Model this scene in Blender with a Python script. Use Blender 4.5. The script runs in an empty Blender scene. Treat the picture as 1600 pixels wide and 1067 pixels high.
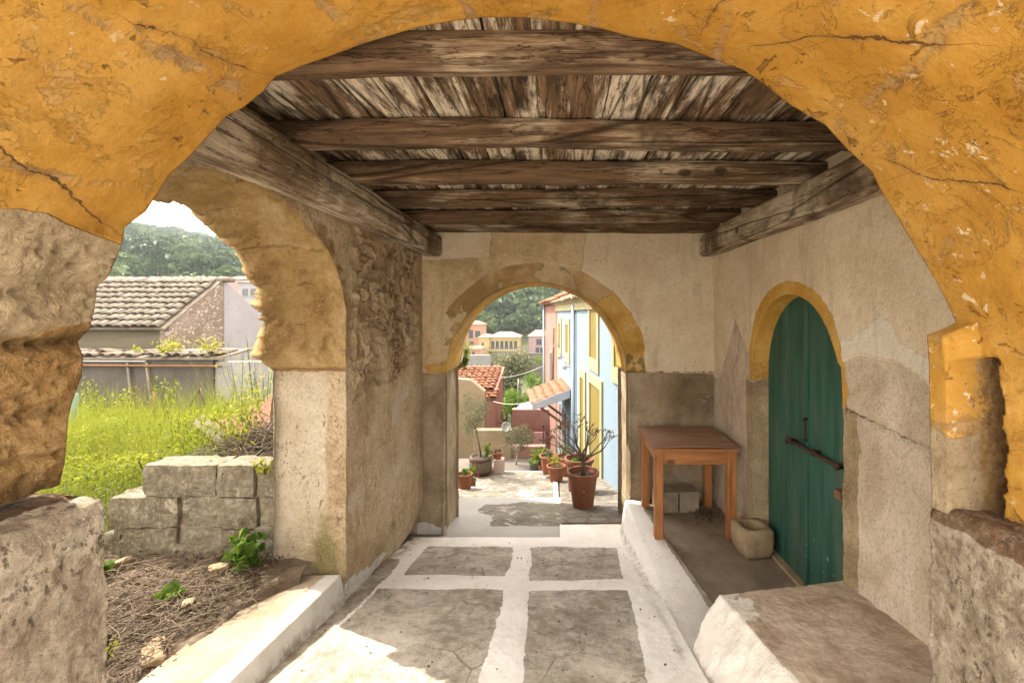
import bpy, math, random
import numpy as np
from mathutils import Vector, Matrix

rng = np.random.default_rng(7)
random.seed(7)
S = bpy.context.scene
COL = S.collection
R = math.radians
PI = math.pi
F = 711.0          # focal length in pixels of the 1600 px wide photograph
CAMZ = 2.0

# ------------------------------------------------------------------ noise (vectorised)
def _hash(ix, iy, iz):
    h = (ix.astype(np.int64) * 374761393 + iy.astype(np.int64) * 668265263 + iz.astype(np.int64) * 1274126177) & 0xffffffff
    h = ((h ^ (h >> 13)) * 1274126177) & 0xffffffff
    h = ((h ^ (h >> 16)) * 2246822519) & 0xffffffff
    return ((h ^ (h >> 15)) & 0xffffff) / float(0xffffff)

def vnoise(p):
    i = np.floor(p).astype(np.int64); f = p - i
    u = f * f * (3 - 2 * f)
    r = 0
    for dx in (0, 1):
        wx = u[..., 0] if dx else 1 - u[..., 0]
        for dy in (0, 1):
            wy = u[..., 1] if dy else 1 - u[..., 1]
            for dz in (0, 1):
                wz = u[..., 2] if dz else 1 - u[..., 2]
                r = r + wx * wy * wz * _hash(i[..., 0] + dx, i[..., 1] + dy, i[..., 2] + dz)
    return r

def fbm(p, scale=1.0, octv=4, gain=0.5, off=0.0):
    p = np.asarray(p, float) * scale + off
    a, s, t = 1.0, 0.0, 0.0
    for k in range(octv):
        s = s + a * (vnoise(p) * 2 - 1); t += a
        p = p * 2.03 + 17.3; a *= gain
    return s / t

def vor(p):
    i = np.floor(p).astype(np.int64)
    d1 = np.full(p.shape[:-1], 9.0); d2 = d1.copy(); cid = d1 * 0
    for dx in (-1, 0, 1):
        for dy in (-1, 0, 1):
            for dz in (-1, 0, 1):
                cx, cy, cz = i[..., 0] + dx, i[..., 1] + dy, i[..., 2] + dz
                q = np.stack([cx + _hash(cx, cy, cz), cy + _hash(cx + 71, cy, cz), cz + _hash(cx, cy + 37, cz)], -1)
                d = np.linalg.norm(q - p, axis=-1)
                h = _hash(cx, cy + 11, cz + 5)
                near = d < d1
                d2 = np.where(near, d1, np.minimum(d2, d))
                cid = np.where(near, h, cid)
                d1 = np.where(near, d, d1)
    return d1, d2, cid

def sstep(a, b, x):
    t = np.clip((x - a) / (b - a), 0, 1)
    return t * t * (3 - 2 * t)

# ------------------------------------------------------------------ mesh helpers
def add_attr(me, name, vals):
    at = me.attributes.new(name, 'FLOAT', 'POINT')
    at.data.foreach_set('value', np.ascontiguousarray(vals, dtype=np.float32).ravel())

def quick_mesh(name, V, Fq, mat=None, parent=None, attrs=None, smooth=True):
    """V (n,3); Fq (m,k) all faces with k corners"""
    V = np.asarray(V, np.float32); Fq = np.asarray(Fq, np.int32)
    me = bpy.data.meshes.new(name)
    k = Fq.shape[1]
    me.vertices.add(len(V)); me.vertices.foreach_set('co', V.ravel())
    me.loops.add(Fq.size); me.loops.foreach_set('vertex_index', Fq.ravel())
    me.polygons.add(len(Fq))
    me.polygons.foreach_set('loop_start', np.arange(0, Fq.size, k, dtype=np.int32))
    me.polygons.foreach_set('loop_total', np.full(len(Fq), k, dtype=np.int32))
    me.update(calc_edges=True); me.validate()
    if smooth:
        me.polygons.foreach_set('use_smooth', np.ones(len(me.polygons), dtype=bool))
    for a, v in (attrs or {}).items():
        add_attr(me, a, v)
    if mat: me.materials.append(mat)
    o = bpy.data.objects.new(name, me); COL.objects.link(o)
    if parent: o.parent = parent
    return o

def grid_faces(ns, nt):
    a = np.arange(ns * nt).reshape(ns, nt)
    return np.stack([a[:-1, :-1], a[1:, :-1], a[1:, 1:], a[:-1, 1:]], -1).reshape(-1, 4)

def grid_normals(P):
    du = np.gradient(P, axis=0); dv = np.gradient(P, axis=1)
    n = np.cross(du, dv); l = np.linalg.norm(n, axis=-1, keepdims=True); l[l < 1e-9] = 1
    return n / l

def grid_obj(name, P, mat, parent=None, disp=None, attrs=None, flip=False):
    if disp is not None:
        N = grid_normals(P)
        if flip: N = -N
        P = P + N * disp[..., None]
    Fq = grid_faces(*P.shape[:2])
    if flip: Fq = Fq[:, ::-1]
    return quick_mesh(name, P.reshape(-1, 3), Fq, mat, parent, attrs)

def resample(pts, step):
    pts = np.asarray(pts, float)
    seg = np.linalg.norm(np.diff(pts, axis=0), axis=1); cum = np.concatenate([[0], np.cumsum(seg)])
    n = max(2, int(round(cum[-1] / step)) + 1)
    t = np.linspace(0, cum[-1], n)
    return np.stack([np.interp(t, cum, pts[:, k]) for k in range(pts.shape[1])], -1)

class MB:
    def __init__(s): s.v = []; s.f = []
    def add(s, vs, fs, M=None):
        b = len(s.v)
        for v in vs:
            v = Vector(v)
            s.v.append(tuple(M @ v) if M is not None else tuple(v))
        s.f += [tuple(b + i for i in f) for f in fs]
        return s
    def box(s, x0, x1, y0, y1, z0, z1, M=None):
        vs = [(x, y, z) for x in (x0, x1) for y in (y0, y1) for z in (z0, z1)]
        fs = [(0, 1, 3, 2), (4, 6, 7, 5), (0, 4, 5, 1), (2, 3, 7, 6), (0, 2, 6, 4), (1, 5, 7, 3)]
        return s.add(vs, fs, M)
    def prism(s, poly, d, M=None):
        """poly: list of 3D points, extruded by vector d"""
        n = len(poly); d = Vector(d)
        vs = [Vector(p) for p in poly] + [Vector(p) + d for p in poly]
        fs = [tuple(range(n))[::-1], tuple(range(n, 2 * n))] + [(i, (i + 1) % n, n + (i + 1) % n, n + i) for i in range(n)]
        return s.add(vs, fs, M)
    def tube(s, pts, rad, n=7, cap=True):
        pts = [Vector(p) for p in pts]
        if not hasattr(rad, '__len__'): rad = [rad] * len(pts)
        b = len(s.v); up = Vector((0.13, 0.21, 0.97))
        for i, p in enumerate(pts):
            t = (pts[min(i + 1, len(pts) - 1)] - pts[max(i - 1, 0)]).normalized()
            a = t.cross(up)
            if a.length < 1e-3: a = t.cross(Vector((1, 0, 0)))
            a.normalize(); c = a.cross(t)
            for k in range(n):
                an = 2 * PI * k / n
                s.v.append(tuple(p + (a * math.cos(an) + c * math.sin(an)) * rad[i]))
        for i in range(len(pts) - 1):
            for k in range(n):
                s.f.append((b + i * n + k, b + i * n + (k + 1) % n, b + (i + 1) * n + (k + 1) % n, b + (i + 1) * n + k))
        if cap:
            s.f.append(tuple(b + k for k in range(n))[::-1]); e = b + (len(pts) - 1) * n
            s.f.append(tuple(e + k for k in range(n)))
        return s
    def lathe(s, prof, n=28, M=None, cx=0, cy=0):
        b0 = []
        vs = []; fs = []
        for (r, z) in prof:
            for k in range(n):
                a = 2 * PI * k / n
                vs.append((cx + r * math.cos(a), cy + r * math.sin(a), z))
        for i in range(len(prof) - 1):
            for k in range(n):
                fs.append((i * n + k, i * n + (k + 1) % n, (i + 1) * n + (k + 1) % n, (i + 1) * n + k))
        fs.append(tuple(range(n))[::-1]); e = (len(prof) - 1) * n
        fs.append(tuple(e + k for k in range(n)))
        return s.add(vs, fs, M)
    def build(s, name, mat, parent=None, smooth=False, bevel=0, seg=2, loc=None):
        me = bpy.data.meshes.new(name); me.from_pydata(s.v, [], s.f); me.validate(); me.update()
        if smooth: me.polygons.foreach_set('use_smooth', np.ones(len(me.polygons), dtype=bool))
        if mat: me.materials.append(mat)
        o = bpy.data.objects.new(name, me); COL.objects.link(o)
        if parent: o.parent = parent
        if loc: o.location = loc
        if bevel:
            m = o.modifiers.new('bevel', 'BEVEL'); m.width = bevel; m.segments = seg; m.limit_method = 'ANGLE'
        return o

def rough(o, amp, scale, sub=0):
    """give a boxy mesh a worn outline: subdivide and displace"""
    if sub:
        m = o.modifiers.new('sub', 'SUBSURF'); m.subdivision_type = 'SIMPLE'; m.levels = sub; m.render_levels = sub
    t = bpy.data.textures.new('wear', 'CLOUDS'); t.noise_scale = scale; t.noise_depth = 3
    m = o.modifiers.new('wear', 'DISPLACE'); m.texture = t; m.strength = amp; m.mid_level = 0.5; m.texture_coords = 'GLOBAL'
    return o

def tag(o, label=None, cat=None, group=None, kind=None):
    if label: o['label'] = label
    if cat: o['category'] = cat
    if group: o['group'] = group
    if kind: o['kind'] = kind
    return o

def thing(name, label, cat, loc=(0, 0, 0), rz=0, group=None):
    o = bpy.data.objects.new(name, None); COL.objects.link(o); o.empty_display_size = .1
    o.location = loc; o.rotation_euler = (0, 0, rz)
    return tag(o, label, cat, group)

def copy_tree(o, parent=None):
    c = o.copy(); COL.objects.link(c); c.parent = parent
    for ch in list(o.children): copy_tree(ch, c)
    return c

def W(px, py, Y):
    return Vector(((px - 870) * Y / F, Y, CAMZ - (py - 490) * Y / F))

# ------------------------------------------------------------------ material helper
class NT:
    def __init__(s, name):
        s.m = bpy.data.materials.new(name); s.m.use_nodes = True
        s.t = s.m.node_tree; s.n = s.t.nodes; s.n.clear()
        s.out = s.n.new('ShaderNodeOutputMaterial')
        s.co = s.n.new('ShaderNodeTexCoord').outputs['Object']
    def link(s, a, b): s.t.links.new(a, b)
    def _in(s, sock, v):
        if v is None: return
        if isinstance(v, bpy.types.NodeSocket): s.link(v, sock)
        elif isinstance(v, (tuple, list)) and len(v) == 3 and sock.type == 'RGBA': sock.default_value = (*v, 1)
        else: sock.default_value = v
    def mapv(s, scale=(1, 1, 1), loc=(0, 0, 0), rot=(0, 0, 0), vec=None):
        m = s.n.new('ShaderNodeMapping'); s.link(vec or s.co, m.inputs[0])
        m.inputs['Location'].default_value = loc; m.inputs['Scale'].default_value = scale; m.inputs['Rotation'].default_value = rot
        return m.outputs[0]
    def noise(s, scale, detail=4, rough=.55, vec=None, dist=0):
        n = s.n.new('ShaderNodeTexNoise'); s.link(vec or s.co, n.inputs['Vector'])
        n.inputs['Scale'].default_value = scale; n.inputs['Detail'].default_value = detail
        n.inputs['Roughness'].default_value = rough; n.inputs['Distortion'].default_value = dist
        return n.outputs['Fac']
    def vor(s, scale, feature='F1', vec=None, out='Distance', rnd=1):
        n = s.n.new('ShaderNodeTexVoronoi'); s.link(vec or s.co, n.inputs['Vector']); n.feature = feature
        n.inputs['Scale'].default_value = scale; n.inputs['Randomness'].default_value = rnd
        return n.outputs[out]
    def math(s, op, a, b=None, clamp=False):
        n = s.n.new('ShaderNodeMath'); n.operation = op; n.use_clamp = clamp
        s._in(n.inputs[0], a); s._in(n.inputs[1], b)
        return n.outputs[0]
    def ss(s, a, b, x):
        n = s.n.new('ShaderNodeMapRange'); n.interpolation_type = 'SMOOTHSTEP'
        s._in(n.inputs['Value'], x); n.inputs['From Min'].default_value = min(a, b); n.inputs['From Max'].default_value = max(a, b)
        n.inputs['To Min'].default_value = 0 if a < b else 1; n.inputs['To Max'].default_value = 1 if a < b else 0
        return n.outputs[0]
    def ramp(s, fac, stops):
        n = s.n.new('ShaderNodeValToRGB'); s._in(n.inputs[0], fac)
        e = n.color_ramp.elements
        e[0].position, e[0].color = stops[0][0], (*stops[0][1], 1)
        e[1].position, e[1].color = stops[1][0], (*stops[1][1], 1)
        for p, c in stops[2:]:
            k = e.new(p); k.color = (*c, 1)
        return n.outputs[0]
    def mix(s, fac, a, b, mode='MIX'):
        n = s.n.new('ShaderNodeMix'); n.data_type = 'RGBA'; n.blend_type = mode
        s._in(n.inputs[0], fac); s._in(n.inputs[6], a); s._in(n.inputs[7], b)
        return n.outputs[2]
    def attr(s, name, out='Fac'):
        n = s.n.new('ShaderNodeAttribute'); n.attribute_name = name
        return n.outputs[out]
    def objrand(s):
        return s.n.new('ShaderNodeObjectInfo').outputs['Random']
    def sep(s, vec=None):
        n = s.n.new('ShaderNodeSeparateXYZ'); s.link(vec or s.co, n.inputs[0]); return n.outputs
    def bump(s, h, strength=.5, dist=.01, nrm=None):
        n = s.n.new('ShaderNodeBump'); s._in(n.inputs['Height'], h)
        n.inputs['Strength'].default_value = strength; n.inputs['Distance'].default_value = dist
        if nrm: s.link(nrm, n.inputs['Normal'])
        return n.outputs[0]
    def done(s, col, rough=.9, bump=None, metal=0, spec=.25, transl=None, alpha=None):
        b = s.n.new('ShaderNodeBsdfPrincipled')
        s._in(b.inputs['Base Color'], col); s._in(b.inputs['Roughness'], rough); s._in(b.inputs['Metallic'], metal)
        b.inputs['Specular IOR Level'].default_value = spec
        if bump: s.link(bump, b.inputs['Normal'])
        o = b.outputs[0]
        if transl:
            t = s.n.new('ShaderNodeBsdfTranslucent'); s._in(t.inputs[0], transl[1])
            m = s.n.new('ShaderNodeMixShader'); m.inputs[0].default_value = transl[0]
            s.link(o, m.inputs[1]); s.link(t.outputs[0], m.inputs[2]); o = m.outputs[0]
        s.link(o, s.out.inputs[0])
        return s.m

def edge(t, a, nscale=9, amt=.9, lo=.46, hi=.56):
    """sharpen a 0..1 vertex mask, its border broken up by noise"""
    n = t.noise(nscale, 6, .65)
    k = t.math('ADD', t.attr(a), t.math('MULTIPLY', t.math('SUBTRACT', n, .5), amt))
    return t.ss(lo, hi, k)

def wall_mat(name, base, layers=(), speck=((.06, .045, .03), .62, 55), bump=(.5, .012), fine=70, blotch=1.6, grit=1.0, hair=None, gattr=None):
    t = NT(name)
    gr_ = t.math('ADD', .22, t.math('MULTIPLY', t.attr(gattr), grit)) if gattr else grit
    big = t.noise(blotch, 5, .6, dist=.4); med = t.noise(11, 6, .65)
    f = t.math('ADD', t.math('MULTIPLY', big, .65), t.math('MULTIPLY', med, .35))
    col = t.ramp(f, [(.40, base[0]), (.5, base[1]), (.60, base[2])])
    fineN = t.noise(fine, 6, .75)
    for (a, c, ns, amt, *sf) in layers:
        lc = t.ramp(t.math('ADD', t.math('MULTIPLY', t.noise(3.1, 6, .65, dist=.5), .6), t.math('MULTIPLY', fineN, .4)), [(.41, c[0]), (.5, c[1]), (.59, c[2])])
        ek = edge(t, a, ns, amt, *(sf[0] if sf else (.46, .56)))
        col = t.mix(ek, col, lc)
        if not sf:
            rimk = t.math('MULTIPLY', t.math('MULTIPLY', ek, t.math('SUBTRACT', 1.0, ek)), 2.0)
            col = t.mix(rimk, col, (.15, .11, .07))
    col = t.mix(t.math('MULTIPLY', t.ss(.49, .62, fineN), gr_, True), col, t.mix(.55, col, (.06, .03, .01)))
    col = t.mix(t.math('MULTIPLY', t.ss(.49, .40, fineN), t.math('MULTIPLY', gr_, .45)), col, t.mix(.5, col, (.9, .82, .68)))
    st = t.noise(2.2, 6, .7, vec=t.mapv((3.5, 3.5, .6)), dist=.4)
    col = t.mix(t.math('MULTIPLY', t.ss(.53, .66, st), .30), col, t.mix(.55, col, (.09, .055, .025)))
    pt = t.ss(.60, .64, t.noise(5.5, 7, .72, vec=t.mapv(loc=(7, 1, 4)), dist=.8))
    col = t.mix(t.math('MULTIPLY', pt, .45), col, t.mix(.5, col, (.75, .66, .52)))
    if speck:
        sp = t.ss(speck[1], speck[1] + .08, t.noise(speck[2], 3, .7, vec=t.mapv((1, 1, .7))))
        sp = t.math('MULTIPLY', sp, t.ss(.42, .62, t.noise(4, 3)))
        col = t.mix(t.math('MULTIPLY', sp, .75), col, speck[0])
    if hair:
        cdv = t.math('ABSOLUTE', t.math('ADD', t.attr(hair), t.math('MULTIPLY', t.math('SUBTRACT', t.noise(18, 6, .75), .5), .06)))
        wdt = t.math('MULTIPLY', t.math('SUBTRACT', t.noise(7, 4, .7), .34), .022)
        hk = t.math('LESS_THAN', cdv, wdt)
        col = t.mix(t.math('MULTIPLY', t.ss(.03, .0, cdv), .35), col, t.mix(.5, col, (.12, .08, .05)))
        col = t.mix(t.math('MULTIPLY', hk, .9), col, (.05, .035, .02))
    h = t.math('ADD', t.math('MULTIPLY', fineN, .8), t.math('MULTIPLY', t.noise(fine * .3, 7, .72), 1.3))
    return t.done(col, .95, t.bump(h, bump[0], bump[1]), spec=.12)

OUTDOOR = {'grassy_soil', 'terracotta', 'weathered_terracotta', 'barrel_staves', 'pale_blue_render', 'cream_trim', 'mustard_shutter', 'pink_render', 'faded_rose_wall', 'tan_render',
           'grey_blue_pipe', 'red_roof_tiles', 'old_roof_tiles', 'white_render', 'grey_render', 'stained_render', 'yellow_render', 'orange_render', 'pink_far_render', 'far_roof_tiles',
           'far_red_tiles', 'far_concrete', 'galvanised_metal', 'brown_timber', 'grey_timber', 'grey_fascia', 'pale_cable', 'grey_terrace', 'dry_soil', 'limewashed_trunk', 'pale_pink_paint', 'grey_twigs'}
def plain_mat(name, c0, c1, scale=6, rough=.8, bump=.2, dist=.006, metal=0, spec=.3, stretch=(1, 1, 1), objvar=0):
    if name in OUTDOOR: c0, c1 = tuple(.74 * x for x in c0), tuple(.74 * x for x in c1)
    t = NT(name); v = t.mapv(stretch)
    n = t.noise(scale, 6, .65, vec=v, dist=.3)
    col = t.ramp(n, [(.3, c0), (.7, c1)])
    col = t.mix(t.math('MULTIPLY', t.ss(.55, .75, t.noise(scale * 6, 4, .7, vec=v)), .35), col, tuple(x * .45 for x in c0))
    if objvar:
        col = t.mix(t.math('MULTIPLY', t.objrand(), objvar), col, tuple(x * .4 for x in c0))
    return t.done(col, rough, t.bump(t.noise(scale * 5, 6, .65, vec=v), bump, dist), metal, spec)

def wood_mat(name, axis, pale, brown, dark, stain=1.0, thr=(.40, .56)):
    t = NT(name)
    sc = [14, 14, 14]; sc[axis] = 1.0
    orv = t.n.new('ShaderNodeObjectInfo').outputs['Random']
    cx = t.n.new('ShaderNodeCombineXYZ'); s7 = t.math('MULTIPLY', orv, 37.0)
    for k in range(3): t.link(s7, cx.inputs[k])
    va = t.n.new('ShaderNodeVectorMath'); va.operation = 'ADD'; t.link(t.co, va.inputs[0]); t.link(cx.outputs[0], va.inputs[1])
    vec = va.outputs[0]
    g = t.noise(2.2, 8, .7, vec=t.mapv(tuple(sc), vec=vec), dist=.6)
    fineg = t.noise(9, 6, .75, vec=t.mapv(tuple(sc), vec=vec))
    st = [3.0, 3.0, 3.0]; st[axis] = 1.1
    if axis == 1: st = [5.5, 1.5, 1.0]
    sN = t.noise(1.0 * stain, 6, .62, vec=t.mapv(tuple(st), vec=vec), dist=.25)
    sN = t.math('ADD', t.math('MULTIPLY', sN, .72), t.math('MULTIPLY', g, .28))
    base = t.ramp(g, [(.3, tuple(x * .75 for x in pale)), (.7, pale)])
    br = t.ramp(g, [(.3, dark), (.65, brown)])
    col = t.mix(t.ss(thr[0], thr[1], sN), br, base)
    s2 = t.noise(2.0 * stain, 6, .65, vec=t.mapv(tuple(st), (3, 1, 7), vec=vec), dist=.2)
    col = t.mix(t.math('MULTIPLY', t.ss(.50, .64, s2), .8), col, dark)
    col = t.mix(t.math('MULTIPLY', t.ss(.58, .72, fineg), .7), col, tuple(x * .35 for x in brown))
    crk = t.ss(.035, .0, t.vor(1.3, 'DISTANCE_TO_EDGE', vec=t.mapv(tuple(x * .35 for x in sc), vec=vec)))
    col = t.mix(t.math('MULTIPLY', crk, .7), col, (.012, .008, .005))
    g2 = t.noise(1.5, 5, .6, vec=t.mapv(tuple(x * (.55 if x > 2 else .8) for x in sc), (5, 2, 8), vec=vec), dist=.3)
    ln = t.ss(.010, .002, t.math('ABSOLUTE', t.math('SUBTRACT', g2, .5)))
    g3 = t.noise(3.4, 4, .6, vec=t.mapv(tuple(x * .6 for x in sc), (1, 7, 3), vec=vec), dist=.2)
    ln = t.math('MAXIMUM', ln, t.ss(.012, .002, t.math('ABSOLUTE', t.math('SUBTRACT', g3, .56))))
    col = t.mix(t.math('MULTIPLY', ln, .72), col, (.016, .010, .006))
    kd = t.vor(1.0, 'F1', vec=t.mapv(tuple(3.2 if x > 2 else 2.0 for x in sc), (2, 3, 1), vec=vec))
    col = t.mix(t.math('MULTIPLY', t.ss(.10, .05, kd), .8), col, (.03, .018, .010))
    crk = t.math('MAXIMUM', crk, t.math('MULTIPLY', ln, .8))
    h = t.math('SUBTRACT', t.math('ADD', g, t.math('MULTIPLY', fineg, .7)), crk)
    return t.done(col, .85, t.bump(h, .6, .012), spec=.15)

def leaf_mat(name, dark, mid, light, transl=.35, yellow=None):
    dark, mid, light = (tuple(.76 * x for x in c) for c in (dark, mid, light))
    t = NT(name)
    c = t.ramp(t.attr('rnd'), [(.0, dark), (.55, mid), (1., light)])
    c = t.mix(t.math('MULTIPLY', t.ss(.4, .65, t.noise(.9, 3)), .5), c, tuple(x * .6 for x in mid))
    return t.done(c, .6, spec=.2, transl=(transl, c))

# ------------------------------------------------------------------ foliage helper
def leaves(name, C, size, mat, parent=None, aspect=.5, up=.0, dirs=None, rnd=None, seed=1):
    """C (n,3) leaf centres: one folded leaf (two quads = 6 verts) each, one mesh"""
    r = np.random.default_rng(seed); n = len(C)
    d = r.normal(size=(n, 3)) if dirs is None else dirs + r.normal(size=(n, 3)) * .35
    d[:, 2] += up; d /= np.linalg.norm(d, axis=1, keepdims=True)
    q = r.normal(size=(n, 3)); w = np.cross(d, q); w /= np.linalg.norm(w, axis=1, keepdims=True)
    nn = np.cross(w, d)
    L = (np.asarray(size) * (.6 + .8 * r.random(n)))[:, None]; wd = L * aspect * .5
    a = C - d * L * .5; b = C + d * L * .5; fold = nn * wd * .5
    m = C - d * L * .05
    V = np.stack([a, m - w * wd + fold, b, m + w * wd + fold], 1).reshape(-1, 3)
    base = np.arange(n) * 4
    Fq = np.concatenate([np.stack([base, base + 1, base + 2], 1), np.stack([base, base + 2, base + 3], 1)])
    rv = r.random(n) if rnd is None else rnd
    return quick_mesh(name, V, Fq, mat, parent, {'rnd': np.repeat(rv, 4)}, smooth=False)

def crown_pts(n, centre, rad, seed, lumps=9, flat=1.0):
    """leaf positions in an uneven crown made of clumps"""
    r = np.random.default_rng(seed)
    cl = r.normal(size=(lumps, 3)); cl /= np.linalg.norm(cl, axis=1, keepdims=True)
    cl *= (r.random((lumps, 1)) ** .5) * .75
    cr = .28 + .3 * r.random(lumps)
    k = r.integers(0, lumps, n)
    d = r.normal(size=(n, 3)); d /= np.linalg.norm(d, axis=1, keepdims=True)
    p = cl[k] + d * (cr[k] * (r.random(n) ** .4))[:, None]
    shade = np.clip(.15 + .55 * _hash(k, k * 3 + seed, k + 2) + .35 * r.random(n), 0, 1)
    p = p * np.array([1, 1, flat]) * np.asarray(rad) + np.asarray(centre)
    return p, shade

def branch(mb, p, d, L, r, depth, tips, rnd_, spread=.55, up=.25, nseg=3, shrink=.68):
    pts = [p.copy()]; q = p.copy(); dd = d.copy(); rad = [r]
    for i in range(nseg):
        dd = (dd + Vector((rnd_.gauss(0, .13), rnd_.gauss(0, .13), rnd_.gauss(0, .1)))).normalized()
        q = q + dd * (L / nseg); pts.append(q.copy()); rad.append(r * (1 - .35 * (i + 1) / nseg))
    mb.tube(pts, rad, 6 if r > .004 else 5)
    if depth == 0:
        tips.append((q.copy(), dd.copy())); return
    k = rnd_.choice((2, 2, 3))
    for i in range(k):
        nd = (dd + Vector((rnd_.gauss(0, spread), rnd_.gauss(0, spread), rnd_.gauss(up, spread * .5)))).normalized()
        branch(mb, q, nd, L * shrink * rnd_.uniform(.75, 1.15), rad[-1] * .78, depth - 1, tips, rnd_, spread, up, nseg, shrink)

# ================================================================== MATERIALS
M = {}
# plastered archway: ochre limewash, bare sandstone where it has fallen off
def make_ochre():
    t = NT('ochre_plaster')
    big = t.noise(1.9, 6, .62, dist=.4); med = t.noise(7, 7, .68)
    f = t.math('ADD', t.math('MULTIPLY', big, .6), t.math('MULTIPLY', med, .4))
    col = t.ramp(f, [(.38, (.30, .145, .020)), (.5, (.39, .205, .036)), (.62, (.48, .28, .070))])
    # layers of limewash: patches with a crisp, chipped border
    l1 = t.noise(3.6, 9, .72, vec=t.mapv(loc=(5, 2, 8)), dist=.7)
    col = t.mix(t.math('MULTIPLY', t.ss(.540, .562, l1), .28), col, (.31, .155, .030))
    l2 = t.noise(6.2, 9, .74, vec=t.mapv(loc=(1, 9, 3)), dist=.5)
    col = t.mix(t.math('MULTIPLY', t.ss(.582, .604, l2), .42), col, (.40, .265, .12))
    # joints of the arch stones ghosting through the plaster
    jn = t.math('ADD', t.math('ABSOLUTE', t.attr('jd')), t.math('MULTIPLY', t.math('SUBTRACT', t.noise(13, 7, .75), .5), .10))
    js = t.math('MULTIPLY', t.ss(.022, .004, jn), t.ss(.44, .56, t.noise(3.4, 5, .7, vec=t.mapv(loc=(2, 4, 6)))))
    col = t.mix(t.math('MULTIPLY', js, .75), col, (.30, .205, .115))
    # pale flecks where the lime shows
    fl = t.ss(.615, .64, t.noise(24, 6, .7, dist=.4))
    fl = t.math('MULTIPLY', fl, t.ss(.46, .60, t.noise(2.6, 4)))
    col = t.mix(t.math('MULTIPLY', fl, .9), col, (.62, .52, .36))
    # dark pits
    pit = t.ss(.615, .645, t.noise(17, 6, .68, vec=t.mapv((1.1, .7, 1.1), loc=(4, 2, 1)), dist=.5))
    pit = t.math('MULTIPLY', pit, t.ss(.47, .58, t.noise(3.1, 3, vec=t.mapv(loc=(9, 3, 5)))))
    col = t.mix(t.math('MULTIPLY', pit, .72), col, (.16, .085, .03))
    # hairline cracks
    cn = t.math('MULTIPLY', t.math('SUBTRACT', t.noise(16, 6, .7), .5), .05)
    cd = t.math('ABSOLUTE', t.math('ADD', t.attr('cd'), cn))
    wd = t.math('MULTIPLY', t.math('SUBTRACT', t.noise(6, 4, .7), .36), .013)
    crk = t.math('LESS_THAN', cd, wd)
    soft = t.ss(.022, .0, cd)
    col = t.mix(t.math('MULTIPLY', soft, .40), col, (.25, .13, .04))
    col = t.mix(t.math('MULTIPLY', crk, .9), col, (.07, .04, .018))
    gr = t.noise(85, 5, .75)
    col = t.mix(t.math('MULTIPLY', t.ss(.52, .64, gr), .30), col, (.26, .125, .025))
    # bare stone
    st = t.ramp(t.math('ADD', t.math('MULTIPLY', t.noise(4.2, 8, .72), .5), t.math('MULTIPLY', t.noise(26, 6, .75), .5)),
                [(.40, (.20, .11, .04)), (.5, (.36, .22, .09)), (.60, (.49, .335, .165))])
    mort = t.ramp(t.math('ADD', t.math('MULTIPLY', t.noise(5, 7, .7), .5), t.math('MULTIPLY', t.noise(34, 6, .75), .5)), [(.40, (.31, .225, .13)), (.60, (.52, .42, .28))])
    rim = edge(t, 'bare', 8, .8)
    stone = t.mix(edge(t, 'deep', 6, .6), mort, st)
    sp = t.ss(.60, .66, t.noise(34, 5, .7))
    stone = t.mix(t.math('MULTIPLY', sp, .6), stone, (.13, .07, .025))
    col = t.mix(rim, col, stone)
    col = t.mix(t.math('MULTIPLY', t.attr('shade_damp'), .97), col, t.mix(t.noise(22, 6, .7), (.02, .012, .006), (.10, .055, .022)))  # one mask for painted slot shade, damp foot and dark bed joints
    h0 = t.math('ADD', t.math('MULTIPLY', gr, .22), t.math('MULTIPLY', t.noise(6, 9, .62), 1.5))
    h0 = t.math('SUBTRACT', h0, t.math('MULTIPLY', t.ss(.545, .556, l1), .22)); h0 = t.math('SUBTRACT', h0, t.math('MULTIPLY', t.ss(.585, .597, l2), .30))
    h0 = t.math('SUBTRACT', h0, crk); h0 = t.math('SUBTRACT', h0, t.math('MULTIPLY', pit, .9)); h0 = t.math('SUBTRACT', h0, t.math('MULTIPLY', js, .4))
    hs = t.math('MULTIPLY', t.math('ADD', t.noise(20, 8, .75), t.noise(60, 4, .7)), 2.0)
    hh = t.n.new('ShaderNodeMix'); hh.data_type = 'FLOAT'; t.link(rim, hh.inputs[0]); t.link(h0, hh.inputs[2]); t.link(hs, hh.inputs[3])
    return t.done(col, .9, t.bump(hh.outputs[0], .85, .012), spec=.12)
M['ochre'] = make_ochre()
M['base_render'] = wall_mat('rough_render', grit=.6, base=((.31, .25, .18), (.45, .375, .285), (.56, .485, .385)), layers=[('rim', ((.10, .06, .035), (.17, .105, .06), (.24, .15, .09)), 9, .8)], speck=((.07, .05, .035), .55, 42), bump=(1.0, .022), fine=36)
M['side_wall'] = wall_mat('lime_render', grit=.62, speck=((.15, .09, .045), .585, 38), base=((.44, .32, .195), (.59, .46, .30), (.70, .58, .42)), layers=[
    ('pale', ((.52, .43, .30), (.63, .54, .41), (.70, .62, .49)), 5, .9, (.38, .66)),
    ('rubble', ((.42, .29, .16), (.58, .44, .27), (.70, .58, .41)), 8, .7),
    ('joint', ((.22, .13, .06), (.34, .22, .11), (.44, .30, .17)), 16, .8),
    ('ochre', ((.34, .21, .08), (.50, .345, .15), (.62, .47, .26)), 5, .7),
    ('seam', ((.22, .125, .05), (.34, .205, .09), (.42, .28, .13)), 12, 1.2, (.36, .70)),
    ('moss', ((.22, .19, .08), (.34, .28, .13), (.44, .36, .2)), 7, 1.0, (.25, .85)),
    ('white', ((.62, .60, .55), (.72, .70, .66), (.78, .76, .72)), 12, 1.1)], bump=(1.0, .02), fine=72)
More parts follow.
